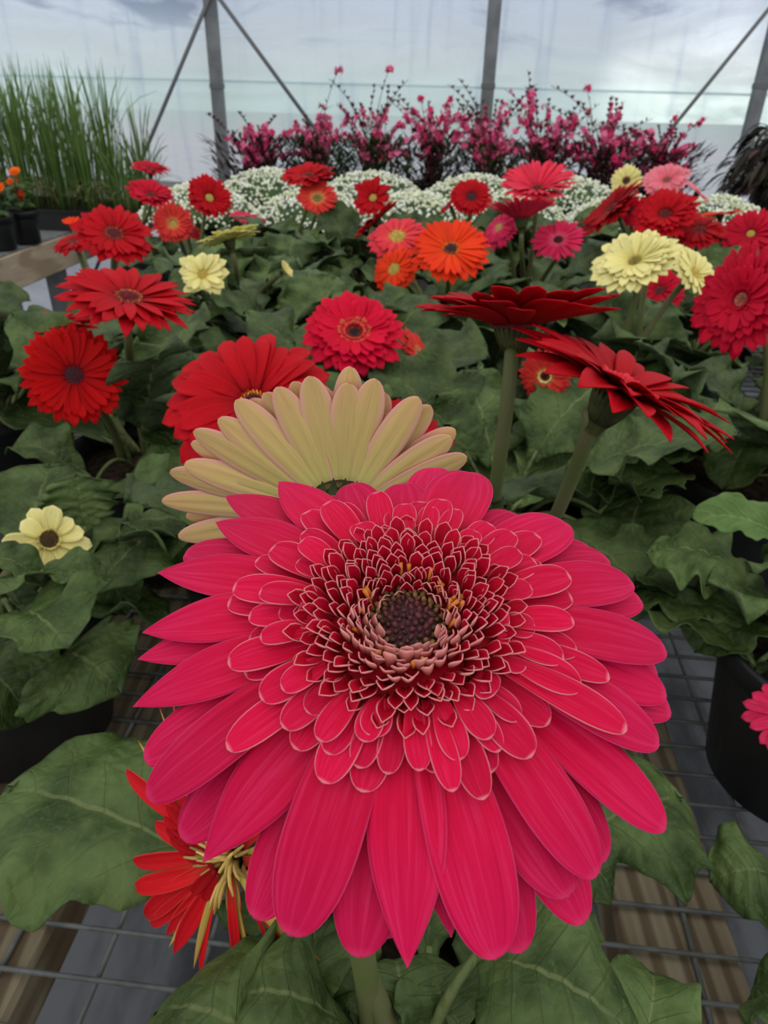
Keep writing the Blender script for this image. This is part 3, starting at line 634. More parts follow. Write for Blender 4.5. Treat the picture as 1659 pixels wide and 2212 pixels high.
for i, (px, py, _) in enumerate(CT):
    random.seed(900+i); tip_petal(cf, 'petal', px, py, cc, CF, CR, ch, .12, .40, .092, CBK, rb=.12, lift=-.03, roll=random.uniform(-.15, .05), shape='round', cup=.12, groove=.05, tmax=1.25)
for i, (px, py) in enumerate(CB+low):
    random.seed(950+i); tip_petal(cf, 'petal', px, py, cc, CF, CR, ch, .12, .40, .085, CBK, rb=.14, lift=.03, roll=random.uniform(-.1, .1), shape='round', cup=.12, groove=.05, tmax=1.25)
disc(cf, cc, CF, CR*.2, 'maroon_disc', n=60, lift=.04*CR)
calyx(cf, cc, CN, CR, rad=.2, depth=.3)
stem(hp, cc, CN, CR, foot(hp, -.005, .02), .0034, 1.0)

# ragged red and yellow bloom low on the left
SZ, SR = .262, .042; sc = pix(500, 1850, SZ); SN = camdir(-.45, -.05, .85); SF = frame(SN); sh = lambda t: .0 + .10*t - .12*t**2
sf = empty('flower', sc - np.array(hp.location)); sf.parent = hp; sf['label'] = 'ragged old red flower with yellow petal backs, half hidden'
SPD = ['spider_petal', 'spider_petal_back']
for i, (px, py, w, fl_, sp) in enumerate([(288, 1860, .075, 0, 'round'), (291, 1917, .085, 0, 'round'), (313, 1978, .095, 0, 'round'), (327, 1999, .07, 0, 'round'), (358, 2022, .07, 0, 'point'), (374, 2062, .075, 0, 'point'), (432, 2113, .055, 0, 'point'),
        (527, 2140, .045, 0, 'strap'), (688, 2122, .035, 0, 'point'), (272, 1664, .085, 0, 'round'), (418, 2093, .03, 1, 'point'), (562, 2152, .04, 1, 'strap'), (498, 1985, .10, 1, 'round'), (636, 2046, .09, 1, 'point'), (365, 2046, .03, 1, 'point'),
        (335, 1780, .08, 0, 'round'), (298, 1600, .03, 1, 'point'), (345, 1530, .022, 1, 'point'), (372, 1520, .06, 0, 'point'), (600, 2010, .06, 0, 'point'), (655, 1840, .09, 1, 'round'), (690, 2075, .03, 1, 'point'), (520, 2035, .03, 0, 'point'), (600, 2080, .02, 0, 'point'),
        (560, 1640, .08, 0, 'round'), (640, 1680, .08, 0, 'round'), (450, 1590, .08, 0, 'round'), (345, 1642, .04, 1, 'point'), (700, 1900, .08, 0, 'round')]):
    random.seed(1000+i); tip_petal(sf, 'petal', px, py, sc, SF, SR, sh, .17, .46, w*1.15, SPD, rb=.14, lift=random.uniform(-.03, .03), roll=random.uniform(-.3, .3), bend=random.uniform(-.2, .2), shape=sp, cup=.25, flip=bool(fl_), tmax=1.75)
mb = MB()
for i, (px, py) in enumerate([(395, 1655), (378, 1690), (362, 1712), (358, 1740), (354, 1765), (358, 1790), (366, 1812), (385, 1832), (405, 1690), (400, 1720), (395, 1750), (392, 1780), (400, 1845), (420, 1850), (430, 1700), (415, 1930), (440, 1945), (455, 1880)]):
    random.seed(1100+i); tip_petal(None, 'x', px, py, sc, SF, SR, sh, .17, .46, .055, SPD, rb=.12, lift=.10, roll=random.uniform(-.2, .2), cup=.4, ns=8, nv=7, mb=mb)
mb.build('inner_petals', ['dark_red_petal', 'spider_petal_back'], sf)
mb = MB()
for i in range(34):
    a = random.uniform(0, 6.28); d = math.cos(a)*SF[0]+math.sin(a)*SF[1]; b0 = sc + d*random.uniform(0, .16)*SR; l = SR*random.uniform(.14, .34)
    tube(mb, bez(b0, b0+(SN*.9+d*.3)*l*.6, b0+(SN*.6+d*.9)*l, n=5), [.0009, .0009, .0008, .0007, .0004], 6, 0, np.array([0, random.random(), random.random()]))
mb.build('flower_center', 'spider_disc', sf)
calyx(sf, sc, SN, SR, rad=.2, depth=.3); stem(hp, sc, SN, SR, foot(hp, -.02, .0), .003, .8)

pot(hp, np.array([.005, .105, 0]))
leaf_px(hp, (520, 1905, .118), (12, 1698, .128), 0.047, arch=.012, label='large smooth leaf reaching left over the wire', lobe=.09, lobes=5, cup=-.12, ripple=.10, rnd=.55, blunt=.62)
leaf_px(hp, (640, 2330, .13), (330, 2190, .135), .034, mid=(470, 2190, .165), lobe=.08, lobes=3, cup=-.3, rnd=.35)
leaf_px(hp, (800, 2260, .12), (480, 2160, .15), .030, mid=(640, 2150, .165), lobe=.06, lobes=3, cup=-.3, rnd=.3)
leaf_px(hp, (640, 2260, .13), (650, 2045, .13), .020, arch=.02, lobe=.05, lobes=4, rnd=.3)
leaf_px(hp, (1035, 2065, .155), (1390, 2250, .150), .036, mid=(1200, 2110, .172), lobe=.10, lobes=3, cup=-.15, ripple=.08, rnd=.5, blunt=.5)
leaf_px(hp, (1235, 1820, .085), (1480, 1725, .095), .046, arch=.012, lobe=.10, lobes=4, cup=-.1, rnd=.45)
leaf_px(hp, (1215, 1880, .09), (1325, 1925, .09), .018, arch=.01, lobe=.04, lobes=4, rnd=.2)
leaf_px(hp, (1360, 2380, .10), (1405, 2100, .10), .017, arch=.02, lobe=.05, lobes=4, rnd=.95)
leaf_px(hp, (870, 2300, .12), (850, 2075, .13), .023, arch=.02, lobe=.05, lobes=4, cup=-.1, rnd=.25)
leaf_px(hp, (985, 2260, .125), (990, 2160, .13), .006, arch=.01, lobe=.02, lobes=3, rnd=.4)
leaf_px(hp, (960, 2250, .125), (935, 2120, .14), .017, arch=.01, lobe=.05, lobes=4, rnd=.15)
leaf_px(hp, (760, 2200, .115), (690, 2060, .12), .018, arch=.015, lobe=.05, lobes=4, rnd=.15)
leaf_px(hp, (640, 2080, .11), (520, 1930, .09), .018, arch=.015, lobe=.05, lobes=4, rnd=.45)
random.seed(1)
rosette(hp, (.02, .115), 7, .10, .028, seed=3, spread=(5, 30), skip=lambda a: math.sin(a) > .2 and False, h0=.108)
# ------------------------------------------------------------------ near plants on either side
lpnt = gerbera(-.255, .372, 'gerbera at the left edge with a small ragged pale yellow flower low among lobed leaves')
pot(lpnt, np.array([-.255, .372, 0]))
flower(lpnt, foot(lpnt), 106, 1166, 98, z=.43, n=(.1, .12, 1), mat='yellow_petal', eye='brown_disc', np_=11, e0=14, e1=4, eye_r=.2, w=.2, jit=.18, crown=('olive_disc', 1, 22), label='ragged pale yellow flower with brown eye', rot=.3)
leaf_px(lpnt, (30, 1330, .15), (150, 1400, .16), .036, arch=.012, lobe=.26, lobes=5, rnd=.65, blunt=.45)
leaf_px(lpnt, (110, 1425, .125), (262, 1500, .115), .042, arch=.016, lobe=.16, lobes=4, cup=-.15, rnd=.35)
leaf_px(lpnt, (195, 1285, .135), (405, 1130, .145), .046, arch=.012, lobe=.14, lobes=4, cup=-.1, rnd=.45)
leaf_px(lpnt, (185, 1150, .15), (165, 1020, .19), .024, arch=.0, lobe=.14, lobes=9, rnd=.5)
leaf_px(lpnt, (40, 1190, .14), (110, 1000, .17), .040, arch=.0, lobe=.12, lobes=5, rnd=.3)
leaf_px(lpnt, (-40, 1225, .18), (100, 1268, .165), .014, arch=.012, lobe=.1, lobes=4, rnd=.5)
leaf_px(lpnt, (80, 1240, .17), (228, 1258, .165), .015, arch=.006, lobe=.1, lobes=4, rnd=.65)
leaf_px(lpnt, (230, 1250, .13), (270, 1330, .11), .02, arch=.02, lobe=.2, lobes=5, rnd=.3)
leaf_px(lpnt, (-40, 1480, .12), (70, 1560, .11), .03, arch=.02, lobe=.05, lobes=4, rnd=.15)
leaf_px(lpnt, (60, 1330, .14), (-20, 1290, .17), .025, arch=.02, lobe=.15, lobes=4, rnd=.4)
rosette(lpnt, (-.255, .372), 9, .12, .034, seed=11, spread=(10, 40))

rpnt = gerbera(.292, .345, 'potted gerbera at the right edge with black pot side showing and broad grey-green quilted leaves')
pot(rpnt, np.array([.292, .345, 0]))
leaf_px(rpnt, (1640, 1290, .135), (1395, 1195, .145), .040, arch=.018, lobe=.10, lobes=6, cup=-.1, quilt=.09, rnd=1.1, blunt=.5)  # high rnd lightens the leaf colour in place of a sky sheen
leaf_px(rpnt, (1730, 1200, .16), (1492, 1118, .175), .015, arch=.012, lobe=.15, lobes=5, rnd=.3, mats=['young_leaf', 'gerbera_leaf_back'], twist=.5, quilt=.08)
leaf_px(rpnt, (1630, 1440, .11), (1370, 1330, .10), .035, arch=.02, lobe=.1, lobes=5, rnd=.3)
leaf_px(rpnt, (1500, 1310, .115), (1365, 1260, .105), .03, arch=.015, lobe=.1, lobes=5, rnd=.5)
leaf_px(rpnt, (1620, 1330, .12), (1500, 1410, .105), .03, arch=.015, lobe=.1, lobes=5, rnd=.2)
leaf_px(rpnt, (1760, 1470, .11), (1610, 1530, .06), .022, arch=.03, lobe=.05, lobes=4, rnd=.25)
leaf_px(rpnt, (1700, 1300, .14), (1640, 1240, .15), .03, arch=.02, lobe=.12, lobes=5, rnd=.55)
rosette(rpnt, (.292, .345), 8, .11, .034, seed=12, spread=(10, 40), skip=lambda a: math.sin(a) < -.5)
flower(rpnt, foot(rpnt, .03, -.02), 1704, 1548, 94, z=.40, n=(.1, .25, .95), mat='rose_petal', back='cream_petal_back', np_=18, w=.15, e0=4, e1=-12, label='hot pink flower cut by the right edge')

fpnt = gerbera(.275, .135, 'potted gerbera just outside the lower right corner, only a drooping leaf or two showing')
pot(fpnt, np.array([.275, .135, 0]))
leaf_px(fpnt, (1680, 1900, .075), (1532, 1905, .07), .028, arch=.01, lobe=.05, lobes=4, cup=-.1, rnd=.5)
leaf_px(fpnt, (1760, 2230, .09), (1615, 2160, .08), .022, arch=.015, lobe=.05, lobes=4, rnd=.3)
rosette(fpnt, (.29, .125), 5, .09, .03, seed=13, spread=(20, 50), az0=.2, skip=lambda a: math.cos(a) < .1)

# ------------------------------------------------------------------ the field of gerberas behind
pA = gerbera(-.07, .43, 'red gerbera right behind the cream-backed bloom, broad arching petals')
pot(pA, np.array([-.07, .43, 0]))
flower(pA, foot(pA), 548, 872, 205, z=.385, n=(-.12, .55, .83), mat='red_petal', back='red_petal_back', eye='orange_disc', np_=24, e0=24, e1=-34, eye_r=.17, w=.13, layers=2, short=.86, label='large red flower behind the cream-backed bloom')
flower(pA, foot(pA, .03, .02), 862, 955, 128, z=.50, n=(.25, .55, .8), mat='dark_red_petal', eye='red_disc', np_=22, e0=22, e1=-14, w=.13, layers=2, label='dark red flower peeping out right of the cream petals')
leaf_px(pA, (420, 1000, .14), (332, 905, .16), .026, arch=.0, lobe=.05, lobes=4, rnd=.75)
leaf_px(pA, (270, 1045, .13), (420, 955, .15), .020, arch=.0, lobe=.05, lobes=4, rnd=.35)
rosette(pA, (-.07, .43), 12, .15, .040, seed=21, detail=1.6)

pB = gerbera(.10, .52, 'dark red gerbera with a tall side-on flower and one tilted right on thick green stems')
pot(pB, np.array([.10, .52, 0]))
f7 = flower(pB, None, 1112, 700, 220, z=.355, n=(.03, .97, .0), mat='dark_red_petal', eye='red_disc', np_=20, e0=26, e1=6, w=.15, layers=2, short=.92, eye_r=.22, label='dark red flower side-on showing its green calyx', has_stem=False, stem_r=.0037)
f8 = flower(pB, None, 1334, 845, 274, z=.325, n=(.50, .80, .16), mat='red_petal', back='dark_red_petal', eye='red_disc', np_=24, e0=25, e1=-12, w=.12, layers=2, short=.85, eye_r=.16, shape='point', crown=('coral_petal', 1, 24), label='red flower tilted to the right, drooping pointed petals', has_stem=False, stem_r=.0035)
for pts in ([(1106, 752, .355), (1092, 900, .372), (1072, 1040, .415)], [(1272, 892, .335), (1262, 960, .35), (1205, 1105, .425)]):
    q = [pix(*p) for p in pts]; P = np.concatenate([bez(q[0], 2*q[1]-(q[0]+q[2])/2, q[2], n=16), bez(q[2], q[2]+(q[2]-q[1])*.5, foot(pB), n=8)[1:]])
    mb = MB(); tube(mb, P, np.linspace(.0036, .0042, len(P)), 12); mb.build('flower_stem', 'stem_green', pB)
leaf_px(pB, (1100, 1105, .12), (1350, 955, .15), .047, arch=.01, lobe=.10, lobes=7, ripple=.16, rnd=1.1, quilt=.05, blunt=.5)  # pale sheen put into the colour by a raised rnd
leaf_px(pB, (1050, 1100, .12), (1095, 905, .15), .043, arch=.0, lobe=.08, lobes=5, rnd=1.1)  # rnd raised too, sheen imitated by a lighter leaf colour
leaf_px(pB, (1340, 1215, .10), (1390, 1050, .13), .048, arch=.0, lobe=.12, lobes=5, rnd=.15, blunt=.5)
leaf_px(pB, (1290, 1110, .12), (1470, 1020, .135), .03, arch=.01, lobe=.14, lobes=6, rnd=.45)
leaf_px(pB, (1040, 800, .20), (1000, 860, .17), .02, arch=.01, lobe=.08, lobes=5, rnd=.55)
rosette(pB, (.10, .52), 12, .15, .042, seed=22, detail=1.6)

pG = gerbera(.335, .60, 'crimson gerbera at the right edge with a large flower facing left')
pot(pG, np.array([.335, .60, 0]))
flower(pG, foot(pG, .01, 0), 1604, 648, 130, z=.60, n=(-.5, .3, .8), mat='crimson_petal', eye='coral_disc', np_=30, e0=10, e1=-8, w=.11, layers=3, short=.78, eye_r=.15, crown=('crimson_petal', 3, 22), label='large crimson flower with speckled pink eye')
leaf_px(pG, (1600, 900, .16), (1480, 800, .19), .04, arch=.01, lobe=.1, lobes=5, rnd=.25)
leaf_px(pG, (1480, 905, .14), (1340, 920, .16), .036, arch=.01, lobe=.16, lobes=5, rnd=.6)
leaf_px(pG, (1560, 1010, .13), (1420, 920, .14), .04, arch=.02, lobe=.1, lobes=5, rnd=.3)
leaf_px(pG, (1620, 960, .15), (1560, 1060, .12), .03, arch=.02, lobe=.1, lobes=5, rnd=.7)
rosette(pG, (.335, .60), 13, .15, .042, seed=23, detail=1.6)

pD = gerbera(-.225, .60, 'red gerbera left of centre with three flowers, one full face with a plum eye')
pot(pD, np.array([-.225, .60, 0]))
flower(pD, foot(pD), 278, 645, 154, z=.52, n=(.03, .89, .44), mat='red_petal', eye='red_disc', np_=26, e0=10, e1=-10, eye_r=.21, w=.12, layers=2, short=.86, label='large red flower tilted up with gold-rimmed eye', shape='point')
flower(pD, foot(pD, -.02, -.01), 160, 810, 116, z=.52, n=(.02, .12, 1), mat='scarlet_petal', eye='plum_disc', np_=34, e0=3, e1=-3, eye_r=.2, w=.10, layers=2, short=.85, shape='round', label='scarlet flower full face with plum eye')
flower(pD, foot(pD, -.03, .02), 120, 700, 98, z=.66, n=(-.12, .93, .2), mat='dark_red_petal', np_=26, e0=8, e1=-6, w=.12, layers=2, label='dark red flower seen edge on behind the scarlet one')
leaf_px(pD, (330, 900, .14), (375, 720, .19), .042, arch=.0, lobe=.12, lobes=7, rnd=.7)
leaf_px(pD, (250, 960, .13), (-30, 905, .135), .040, arch=.012, lobe=.08, lobes=5, rnd=.2, ripple=.12)
leaf_px(pD, (200, 1060, .115), (20, 975, .15), .03, arch=.02, lobe=.08, lobes=4, rnd=.4)
leaf_px(pD, (150, 800, .17), (40, 740, .19), .035, arch=.01, lobe=.1, lobes=5, rnd=.6)
rosette(pD, (-.225, .60), 14, .15, .042, seed=24, detail=1.6, skip=lambda a: -.5*math.cos(a)-.87*math.sin(a) > .55)

pE = gerbera(-.03, .70, 'magenta red gerbera in the middle with dark eye ringed in orange')
pot(pE, np.array([-.03, .70, 0]))
flower(pE, foot(pE, .02, 0), 765, 720, 116, z=.62, n=(.02, .62, .78), mat='magenta_red_petal', eye='dark_disc', np_=30, e0=8, e1=-6, eye_r=.17, w=.13, layers=3, short=.84, label='magenta red double flower with black eye in an orange ring', crown=('ember_petal', 4, 30))
flower(pE, foot(pE, .03, .02), 905, 768, 72, z=.66, n=(.78, .42, .35), mat='red_yellow_petal', eye='coral_disc', np_=26, e0=4, e1=-16, w=.11, layers=2, label='small red flower turned to the right')
leaf_px(pE, (620, 735, .15), (725, 595, .21), .043, arch=.0, lobe=.06, lobes=6, rnd=.65, quilt=.06)
leaf_px(pE, (530, 720, .15), (520, 600, .19), .036, arch=.0, lobe=.06, lobes=6, rnd=.35)
leaf_px(pE, (590, 745, .14), (440, 670, .16), .03, arch=.01, lobe=.06, lobes=4, rnd=.3)
rosette(pE, (-.03, .70), 13, .15, .042, seed=25, detail=1.3)

pH = gerbera(.27, .80, 'pale yellow gerbera right of centre with three lemon flowers on tall stems')
pot(pH, np.array([.27, .80, 0]))
flower(pH, foot(pH, -.02, -.04), 1372, 568, 100, z=.72, n=(-.18, .74, .64), mat='yellow_petal', back='yellow_petal_back', eye='olive_disc', np_=28, e0=22, e1=-8, w=.13, layers=3, short=.82, eye_r=.17, label='lemon flower facing forward, left of two', bow=.3)
flower(pH, foot(pH, .02, 0), 1425, 548, 78, z=.80, n=(.5, .8, -.15), mat='yellow_petal', back='yellow_petal_back', eye='olive_disc', np_=24, e0=18, e1=2, w=.14, layers=2, label='lemon flower turned away behind its neighbour')
flower(pH, foot(pH, -.01, -.04), 1500, 592, 74, z=.74, n=(.72, .5, .45), mat='yellow_petal', back='yellow_petal_back', eye='yellow_disc', np_=24, e0=22, e1=-10, w=.13, layers=2, label='lemon flower facing right beside the crimson bloom', bow=.2)
rosette(pH, (.27, .80), 13, .15, .042, seed=26)
pF = gerbera(.115, .80, 'coral and yellow gerbera half hidden behind the tilted red flower')
pot(pF, np.array([.115, .80, 0]))
flower(pF, foot(pF), 1178, 812, 62, z=.60, n=(-.2, -.25, .95), mat='red_yellow_petal', eye='dark_disc', np_=24, e0=8, e1=0, w=.12, eye_r=.2, crown=('yellow_petal', 1, 20), layers=2, label='small coral flower with yellow streaks and dark eye')
rosette(pF, (.115, .80), 12, .15, .042, seed=27)

pI = gerbera(.08, 1.0, 'orange gerbera at centre with a bright orange flower and two coral ones beside it')
pot(pI, np.array([.08, 1.0, 0]))
flower(pI, foot(pI, 0, 0), 974, 539, 93, z=.86, n=(.05, .68, .72), mat='orange_petal', eye='orange_disc', np_=34, e0=9, e1=-12, eye_r=.22, w=.095, layers=2, short=.9, label='bright orange flower with dark eye ringed in gold')
flower(pI, foot(pI, -.02, 0), 858, 512, 70, z=.98, n=(-.08, .75, .66), mat='coral_petal', eye='yellow_disc', np_=28, e0=8, e1=-16, eye_r=.28, w=.11, layers=2, label='coral pink flower with yellow eye')
flower(pI, foot(pI, -.02, -.02), 852, 582, 60, z=.92, n=(-.45, .42, .75), mat='orange_petal', eye='yellow_disc', np_=24, e0=2, e1=-20, eye_r=.26, w=.12, layers=2, label='smaller orange flower drooping left below the coral one')
rosette(pI, (.08, 1.0), 13, .15, .042, seed=28)

pJ = gerbera(-.22, 1.02, 'pale yellow gerbera left of centre, one flower side on and one ragged')
pot(pJ, np.array([-.22, 1.02, 0]))
flower(pJ, foot(pJ), 494, 518, 74, z=.86, n=(-.30, .95, -.16), mat='yellow_petal', back='yellow_petal_back', eye='olive_disc', np_=26, e0=16, e1=-2, w=.13, layers=2, label='yellow flower side on with green-yellow back')
flower(pJ, foot(pJ, -.02, -.02), 438, 594, 62, z=.78, n=(-.25, .4, .88), mat='yellow_petal', eye='yellow_disc', np_=18, e0=24, e1=-6, w=.17, layers=2, jit=.15, label='ragged lemon flower below the side-on one')
flower(pJ, foot(pJ, .03, -.02), 613, 586, 22, z=.9, n=(.75, .5, .3), mat='yellow_petal', back='yellow_petal_back', eye='yellow_disc', np_=16, e0=55, e1=50, w=.2, label='small yellow half-open bud')
rosette(pJ, (-.22, 1.02), 13, .16, .045, seed=29)

pK = gerbera(-.36, .92, 'red gerbera on the left with a gold-ringed flower leaning over a smaller one')
pot(pK, np.array([-.40, .92, 0]) + np.array([.04, 0, 0]))
flower(pK, foot(pK), 246, 506, 90, z=.84, n=(.02, .72, .68), mat='red_petal', eye='red_disc', np_=28, e0=10, e1=-8, eye_r=.23, w=.12, layers=2, label='red flower with gold ring round its eye')
flower(pK, foot(pK, -.02, 0), 160, 522, 52, z=.92, n=(-.35, .75, .3), mat='dark_red_petal', np_=24, e0=6, e1=-20, w=.13, layers=2, label='dark red flower drooping to the left')
flower(pK, foot(pK, -.02, .02), 158, 484, 22, z=.97, n=(-.2, .8, .3), mat='orange_petal', np_=14, e0=40, e1=30, w=.2, label='small orange half-open flower')
rosette(pK, (-.36, .92), 12, .12, .034, seed=30, spread=(10, 40), skip=lambda a: math.cos(a) < -.5)

pL = gerbera(.22, 1.16, 'pink red gerbera right of centre with four flowers, the topmost spread wide')
pot(pL, np.array([.22, 1.16, 0]))
flower(pL, foot(pL), 1160, 408, 88, z=1.04, n=(.04, .88, .46), mat='pink_red_petal', np_=36, e0=34, e1=8, w=.075, layers=2, short=.9, label='wide pink red flower topmost of the clump', eye_r=.16)
flower(pL, foot(pL, -.01, -.02), 1127, 472, 80, z=.98, n=(.02, .97, -.1), mat='pink_red_petal', np_=36, e0=50, e1=30, w=.08, layers=2, label='pink red flower seen from the side on straight stem')
flower(pL, foot(pL, -.02, 0), 1078, 492, 52, z=1.06, n=(-.5, .6, .55), mat='rose_petal', back='coral_petal', eye='yellow_disc', np_=30, e0=4, e1=-35, w=.10, layers=2, label='rose flower nodding left')
flower(pL, foot(pL, .01, 0), 1206, 518, 62, z=1.02, n=(-.02, .7, .7), mat='rose_petal', eye='plum_disc', np_=32, e0=6, e1=-4, eye_r=.16, w=.09, layers=1, label='rose pink flower with small dark eye')
rosette(pL, (.22, 1.16), 12, .15, .042, seed=31)

pM = gerbera(.14, 1.40, 'red gerbera behind the orange one with a plum-eyed flower against the white blossom')
pot(pM, np.array([.14, 1.40, 0]))
flower(pM, foot(pM), 1018, 425, 50, z=1.26, n=(.05, .62, .78), mat='red_petal', eye='plum_disc', np_=36, e0=10, e1=-10, eye_r=.25, w=.10, layers=2, label='red flower with plum eye')
flower(pM, foot(pM, -.02, 0), 968, 440, 30, z=1.30, n=(-.6, .7, .1), mat='dark_red_petal', np_=24, e0=4, e1=-30, w=.12, label='small dark red flower drooping left')
rosette(pM, (.14, 1.40), 11, .15, .042, seed=32)

pN = gerbera(-.05, 1.30, 'red gerbera in the middle distance with two overlapping ragged flowers')
pot(pN, np.array([-.05, 1.30, 0]))
flower(pN, foot(pN), 806, 428, 50, z=1.22, n=(-.2, .5, .8), mat='red_petal', eye='yellow_disc', np_=15, e0=30, e1=10, w=.16, layers=2, jit=.14, label='ragged red flower with yellow eye')
flower(pN, foot(pN, -.01, -.01), 812, 478, 66, z=1.16, n=(-.62, .75, -.05), mat='red_petal', back='dark_red_petal', np_=26, e0=10, e1=-2, w=.12, layers=2, label='red flower turned edge on to upper left')
rosette(pN, (-.05, 1.30), 11, .15, .042, seed=33)

pO = gerbera(-.17, 1.42, 'red gerbera with a green-eyed flower under a wide one before the white blossom')
pot(pO, np.array([-.17, 1.42, 0]))
flower(pO, foot(pO), 686, 428, 48, z=1.28, n=(.0, .68, .73), mat='red_yellow_petal', back='red_petal', eye='olive_disc', np_=26, e0=12, e1=2, eye_r=.22, w=.12, label='dull red flower with green-yellow eye')
flower(pO, foot(pO, -.02, .02), 666, 380, 63, z=1.30, n=(-.14, .92, .36), mat='red_petal', np_=26, e0=18, e1=-5, w=.13, layers=2, label='wide red flower above the dull one')
rosette(pO, (-.17, 1.42), 11, .15, .042, seed=34)

pP = gerbera(-.38, 1.40, 'red gerbera on the left with yellow-eyed flowers against the plastic wall')
pot(pP, np.array([-.38, 1.40, 0]))
flower(pP, foot(pP, .02, 0), 452, 428, 54, z=1.30, n=(.22, .52, .8), mat='red_petal', eye='yellow_disc', np_=28, e0=24, e1=4, eye_r=.2, w=.12, layers=2, label='red flower with yellow eye facing forward right')
flower(pP, foot(pP, 0, -.02), 374, 484, 48, z=1.22, n=(-.1, .35, .92), mat='red_yellow_petal', back='red_petal', eye='yellow_disc', np_=30, e0=22, e1=12, eye_r=.18, w=.09, layers=2, label='red flower with pale yellow heart')
flower(pP, foot(pP, .05, .03), 535, 470, 42, z=1.42, n=(.1, .9, .3), mat='rose_petal', np_=26, e0=8, e1=-8, w=.12, label='rose red flower peeping behind the yellow one')
flower(pP, foot(pP, .0, .03), 412, 498, 30, z=1.34, n=(.3, .6, .4), mat='dark_red_petal', np_=22, e0=8, e1=-8, w=.12, label='dark red flower in shade beside the pale-hearted one')
rosette(pP, (-.38, 1.40), 10, .13, .038, seed=35, spread=(10, 40))

pQ = gerbera(-.54, 1.62, 'crimson gerbera far left with two flowers one above the other')
pot(pQ, np.array([-.54, 1.62, 0]))
flower(pQ, foot(pQ), 326, 366, 44, z=1.5, n=(.0, .92, .28), mat='crimson_petal', np_=26, e0=18, e1=-2, w=.12, layers=2, label='upper crimson flower')
flower(pQ, foot(pQ, 0, -.02), 326, 422, 54, z=1.40, n=(.03, .85, .5), mat='crimson_petal', np_=26, e0=26, e1=2, w=.12, layers=2, label='lower crimson flower')
rosette(pQ, (-.54, 1.62), 8, .11, .034, seed=36, spread=(5, 35))

pR = gerbera(.42, 1.16, 'red gerbera with a broad double flower and one turned left, just above the lemon blooms')
pot(pR, np.array([.42, 1.16, 0]))
flower(pR, foot(pR), 1437, 464, 76, z=1.02, n=(.02, .68, .72), mat='red_petal', np_=30, e0=16, e1=-6, w=.11, layers=3, label='broad red double flower')
flower(pR, foot(pR, -.03, 0), 1322, 452, 82, z=1.08, n=(-.55, .75, .3), mat='dark_red_petal', np_=30, e0=14, e1=-2, w=.11, layers=2, label='red flower turned away to the left')
flower(pR, foot(pR, 0, .01), 1362, 456, 36, z=1.10, n=(.15, .2, .95), mat='magenta_red_petal', eye='plum_disc', np_=26, e0=4, e1=0, w=.12, label='small crimson flower with pink-ringed eye')
flower(pR, foot(pR, .03, -.02), 1512, 496, 60, z=1.02, n=(.1, .78, .5), mat='dark_red_petal', np_=24, e0=4, e1=-22, w=.13, layers=2, label='dark red flower drooping below the broad one')
rosette(pR, (.42, 1.16), 12, .15, .042, seed=37)

pS = gerbera(.42, .96, 'red gerbera low between the two lemon flowers and the crimson one')
pot(pS, np.array([.44, .94, 0]) + np.array([-.02, .02, 0]))
flower(pS, foot(pS), 1425, 628, 58, z=.92, n=(.1, .45, .85), mat='crimson_petal', np_=22, e0=14, e1=-14, w=.14, layers=2, label='crimson flower low in shade')
rosette(pS, (.42, .96), 12, .15, .042, seed=38)

pT = gerbera(.62, 1.35, 'crimson gerbera at the right edge with a small yellow eye')
pot(pT, np.array([.62, 1.35, 0]))
flower(pT, foot(pT), 1622, 506, 68, z=1.16, n=(.02, .56, .8), mat='crimson_petal', eye='yellow_disc', np_=30, e0=8, e1=-10, w=.11, eye_r=.15, layers=2, label='crimson flower with small yellow eye')
flower(pT, foot(pT, -.02, 0), 1556, 462, 46, z=1.3, n=(.05, .97, .06), mat='orange_petal', np_=26, e0=6, e1=2, w=.12, label='orange flower seen edge on')
rosette(pT, (.62, 1.35), 12, .15, .042, seed=39)

pU = gerbera(.52, 1.62, 'pink gerbera far right with pale pink and yellow flowers against the plastic wall')
pot(pU, np.array([.52, 1.62, 0]))
flower(pU, foot(pU), 1440, 390, 54, z=1.40, n=(.0, .76, .62), mat='pale_pink_petal', eye='coral_disc', np_=26, e0=14, e1=-4, w=.13, layers=2, label='pale pink flower')
flower(pU, foot(pU, -.02, 0), 1353, 390, 36, z=1.5, n=(-.15, .4, .9), mat='yellow_petal', eye='orange_disc', np_=24, e0=10, e1=0, w=.13, eye_r=.24, label='small yellow flower with orange eye')
flower(pU, foot(pU, .02, 0), 1508, 416, 36, z=1.46, n=(.72, .6, .1), mat='pale_pink_petal', np_=24, e0=8, e1=-4, w=.13, label='pink flower tipped to the right')
rosette(pU, (.52, 1.62), 9, .15, .042, seed=40)

# leafy pots without open flowers that fill the rest of the bench
FILL = [(-.41, .70, 'leafy gerbera without blooms left of the scarlet flower'), (-.17, 1.19, 'leafy gerbera without blooms between the yellow bud and coral flower'), (.52, .74, 'leafy gerbera without blooms below the crimson flower at right'),
        (.30, 1.45, 'leafy gerbera without blooms behind the pink red clump'), 
        (.72, 1.08, 'leafy gerbera without blooms at the far right of the bench'),
        (-.48, .45, 'leafy gerbera at the left edge behind the ragged yellow flower'), (.53, .50, 'leafy gerbera at the right edge behind the broad grey-green leaves'), (-.12, .86, 'leafy gerbera with broad quilted leaves below the yellow bud')]
for i, (x, y, lab) in enumerate(FILL):
    p = gerbera(x, y, lab); pot(p, np.array([x, y, 0])); rosette(p, (x, y), 13, .16, .045, seed=60+i, detail=1.3 if y < .9 else 1)
